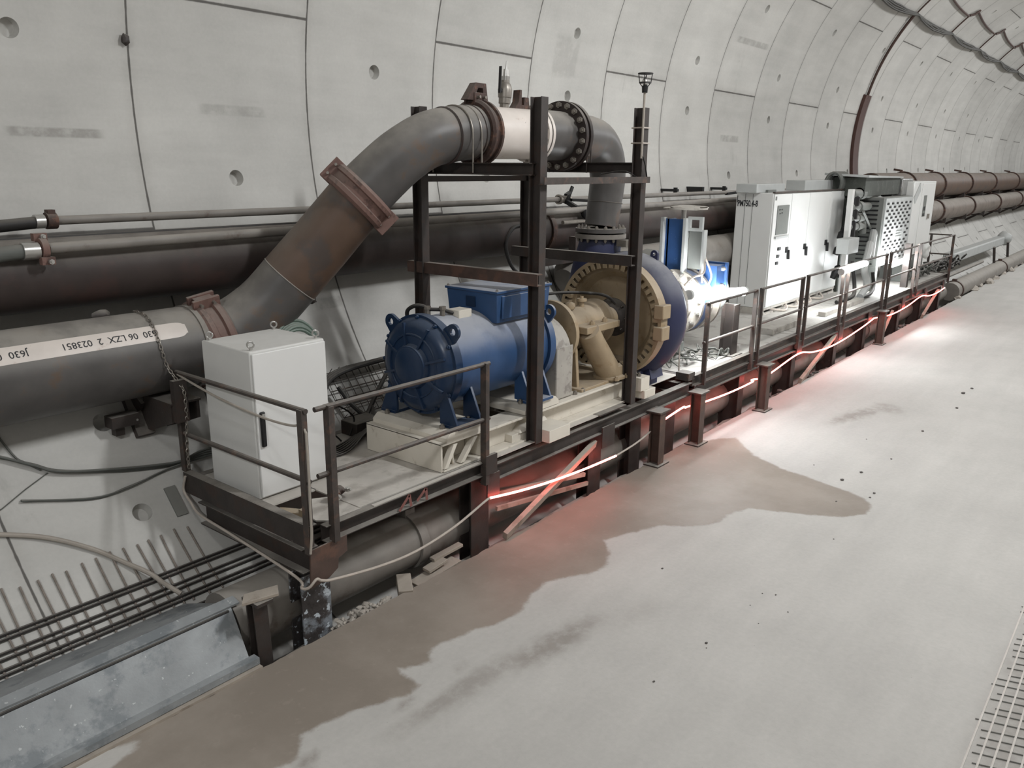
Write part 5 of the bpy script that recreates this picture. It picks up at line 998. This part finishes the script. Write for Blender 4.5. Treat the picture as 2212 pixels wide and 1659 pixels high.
# lit tubes on the far platform
def lit(label, a, b, r, holder):
    t = thing('tube_lamp', label, 'lamp', V(a).lerp(V(b), .5))
    MB().tube([a, b], r, 14).build('tube', 'tube', t)
    for p, q in ((a, b), (b, a)):
        d = (V(p)-V(q)).normalized(); MB().cyl(V(p), V(p)+d*.06, r*1.15, 12).build('end_cap', 'lightgrey', t)
    MB().tube(holder, .01, 6).build('cable', 'ropeoff', t)
lit('bright tube lamp beside the pump suction flange', (9.85, 4.93, 1.975), (11.35, 4.84, 1.865), .06, [(9.8, 4.93, 1.97), (9.75, 5.0, 1.7), (9.8, 5.0, .93)])
lit('bright tube lamp hung on the fourth far rail panel', (15.35, 4.69, 1.80), (16.75, 4.69, 1.835), .05, [(15.3, 4.69, 1.8), (15.3, 4.74, 1.86)])
lit('bright tube lamp in front of the perforated panel', (19.5, 4.98, 1.52), (21.2, 4.98, 1.545), .06, [(21.25, 4.98, 1.54), (21.3, 4.95, 1.8), (21.2, 4.76, 1.92)])
# ================================================================== THINGS BEYOND THE FAR PLATFORM AND ON THE CROWN
for (a, b, r, lb, m) in (((25.0, 5.28, .5), (33, 5.3, .5), .05, 'thin pipe lying above the trench pipe beyond the far platform', 'pipewall'), ((25, 5.75, .8), (31.5, 5.75, .82), .09, 'flat grey duct on the wall foot beyond the far platform', 'machgrey')):
    tag(MB().tube([a, b], r, 10).build('pipe', m), lb, 'pipe')
o = MB(); o.box((29.5, 5.55, .68), (39, 5.9, 1.02)); o.blob((39, 5.6, .95), .3, 4); tag(o.build('ventilation_duct', 'lightgrey', None, .05), 'pale bulky duct along the wall foot at far right', 'duct')
mb = MB(); rr = random.Random(6)
for k in range(22):
    P = [(26.3+rr.uniform(0, 3), 5.4+rr.uniform(0, .3), .7)]
    for q in range(4): P.append((P[-1][0]+rr.uniform(-.5, .9), 5.35+rr.uniform(0, .4), .62+rr.uniform(0, .35)))
    mb.tube(spline(P, 4), .028, 5)
tag(mb.build('cable_tangle', 'rubber'), 'black tangle of hoses on the pipes beyond the far platform', 'cable')
for x, lb in ((33.8, 'nearer upright bar sticking from the rubble at far right'), (36.6, 'farther upright bar sticking from the rubble at far right')): tag(MB().tube([(x, 5.0, -.1), (x-.5, 5.05, 1.0)], .045, 8).build('upright_bar', 'steel'), lb, 'bar')
for k in range(12):
    x = 27+1.4*k; o = MB().blob((x+rr.uniform(-.5, .5), 4.78+rr.uniform(-.08, .12), .02), rr.uniform(.1, .24), k+20, (1.5, .9, .6), 2, .6); tag(o.build('rubble_lump', 'stone'), 'pale lump of rubble on the slab edge beyond the far platform', 'stone', 'rubble lumps at far right')
t = thing('curved_channel', 'rust-brown curved steel channel fixed to the wall above the pipe rack', 'channel', wpt(25.6, -14))
mb = MB(); n = 20; vs = []
for i in range(n+1):
    a = -16+32*i/n
    for dx, ins in ((-.24, .0), (-.24, .09), (.24, .09), (.24, .0)): vs.append(wpt(25.6+dx+.15*0, a, ins))
mb.add(vs, [(i*4+j, i*4+(j+1) % 4, i*4+4+(j+1) % 4, i*4+4+j) for i in range(n) for j in range(4)]+[(3, 2, 1, 0), (n*4, n*4+1, n*4+2, n*4+3)]); mb.build('channel', 'channelbrown', t)
MB().tube([wpt(25.55-.35*max(0, (a-16)/26), a, .06) for a in range(15, 43)], .038, 8).build('riser_cable', 'cablebrown', t)
mb = MB(); rr = random.Random(9)
hang = [13.0, 17.1, 21.2, 25.3, 29.4, 33.7, 37.6, 41.7, 46, 51]
for c in range(4):
    for i in range(len(hang)-1):
        a, b = wpt(hang[i], 41.8+.3*c, .08+.05*c), wpt(hang[i+1], 41.8+.3*c, .08+.05*c); P = []
        for k in range(9):
            q = k/8; p = a.lerp(b, q); an = 41.8-(.3+.42*c)*4*q*(1-q); P.append(wpt(p.x, an+.3*rr.uniform(-.5, .5), .07+.02*c))
        mb.tube(P, .026, 6)
tag(mb.build('cable_festoon', 'cabledark'), 'festooned cable bundle high along the crown at upper right', 'cable')
for i, x in enumerate(hang[3:9]):
    t = thing('cable_hanger', ['first hanger wire, above the curved channel at the crown', 'second hanger wire along the crown cable', 'third hanger wire along the crown cable', 'fourth hanger wire along the crown cable', 'fifth hanger wire along the crown cable', 'farthest hanger wire along the crown cable'][i], 'hanger', wpt(x, 42))
    MB().tube([wpt(x, 42+1.1*k, .05) for k in range(7)], .022, 6).build('wire', 'cablebrown', t)
    MB().tube([wpt(x+.35+3.75*k/8, 51.2-2.6*k/8-.6*math.sin(PI*k/8), .05) for k in range(9)], .03, 6).build('cable_loop', 'cablebrown', t)
    MB().tube([wpt(x+.02, 48.9, .05), wpt(x+.18, 50.2, .08), wpt(x+.35, 51.8, .05)], .035, 6).build('hook', 'cablebrown', t)
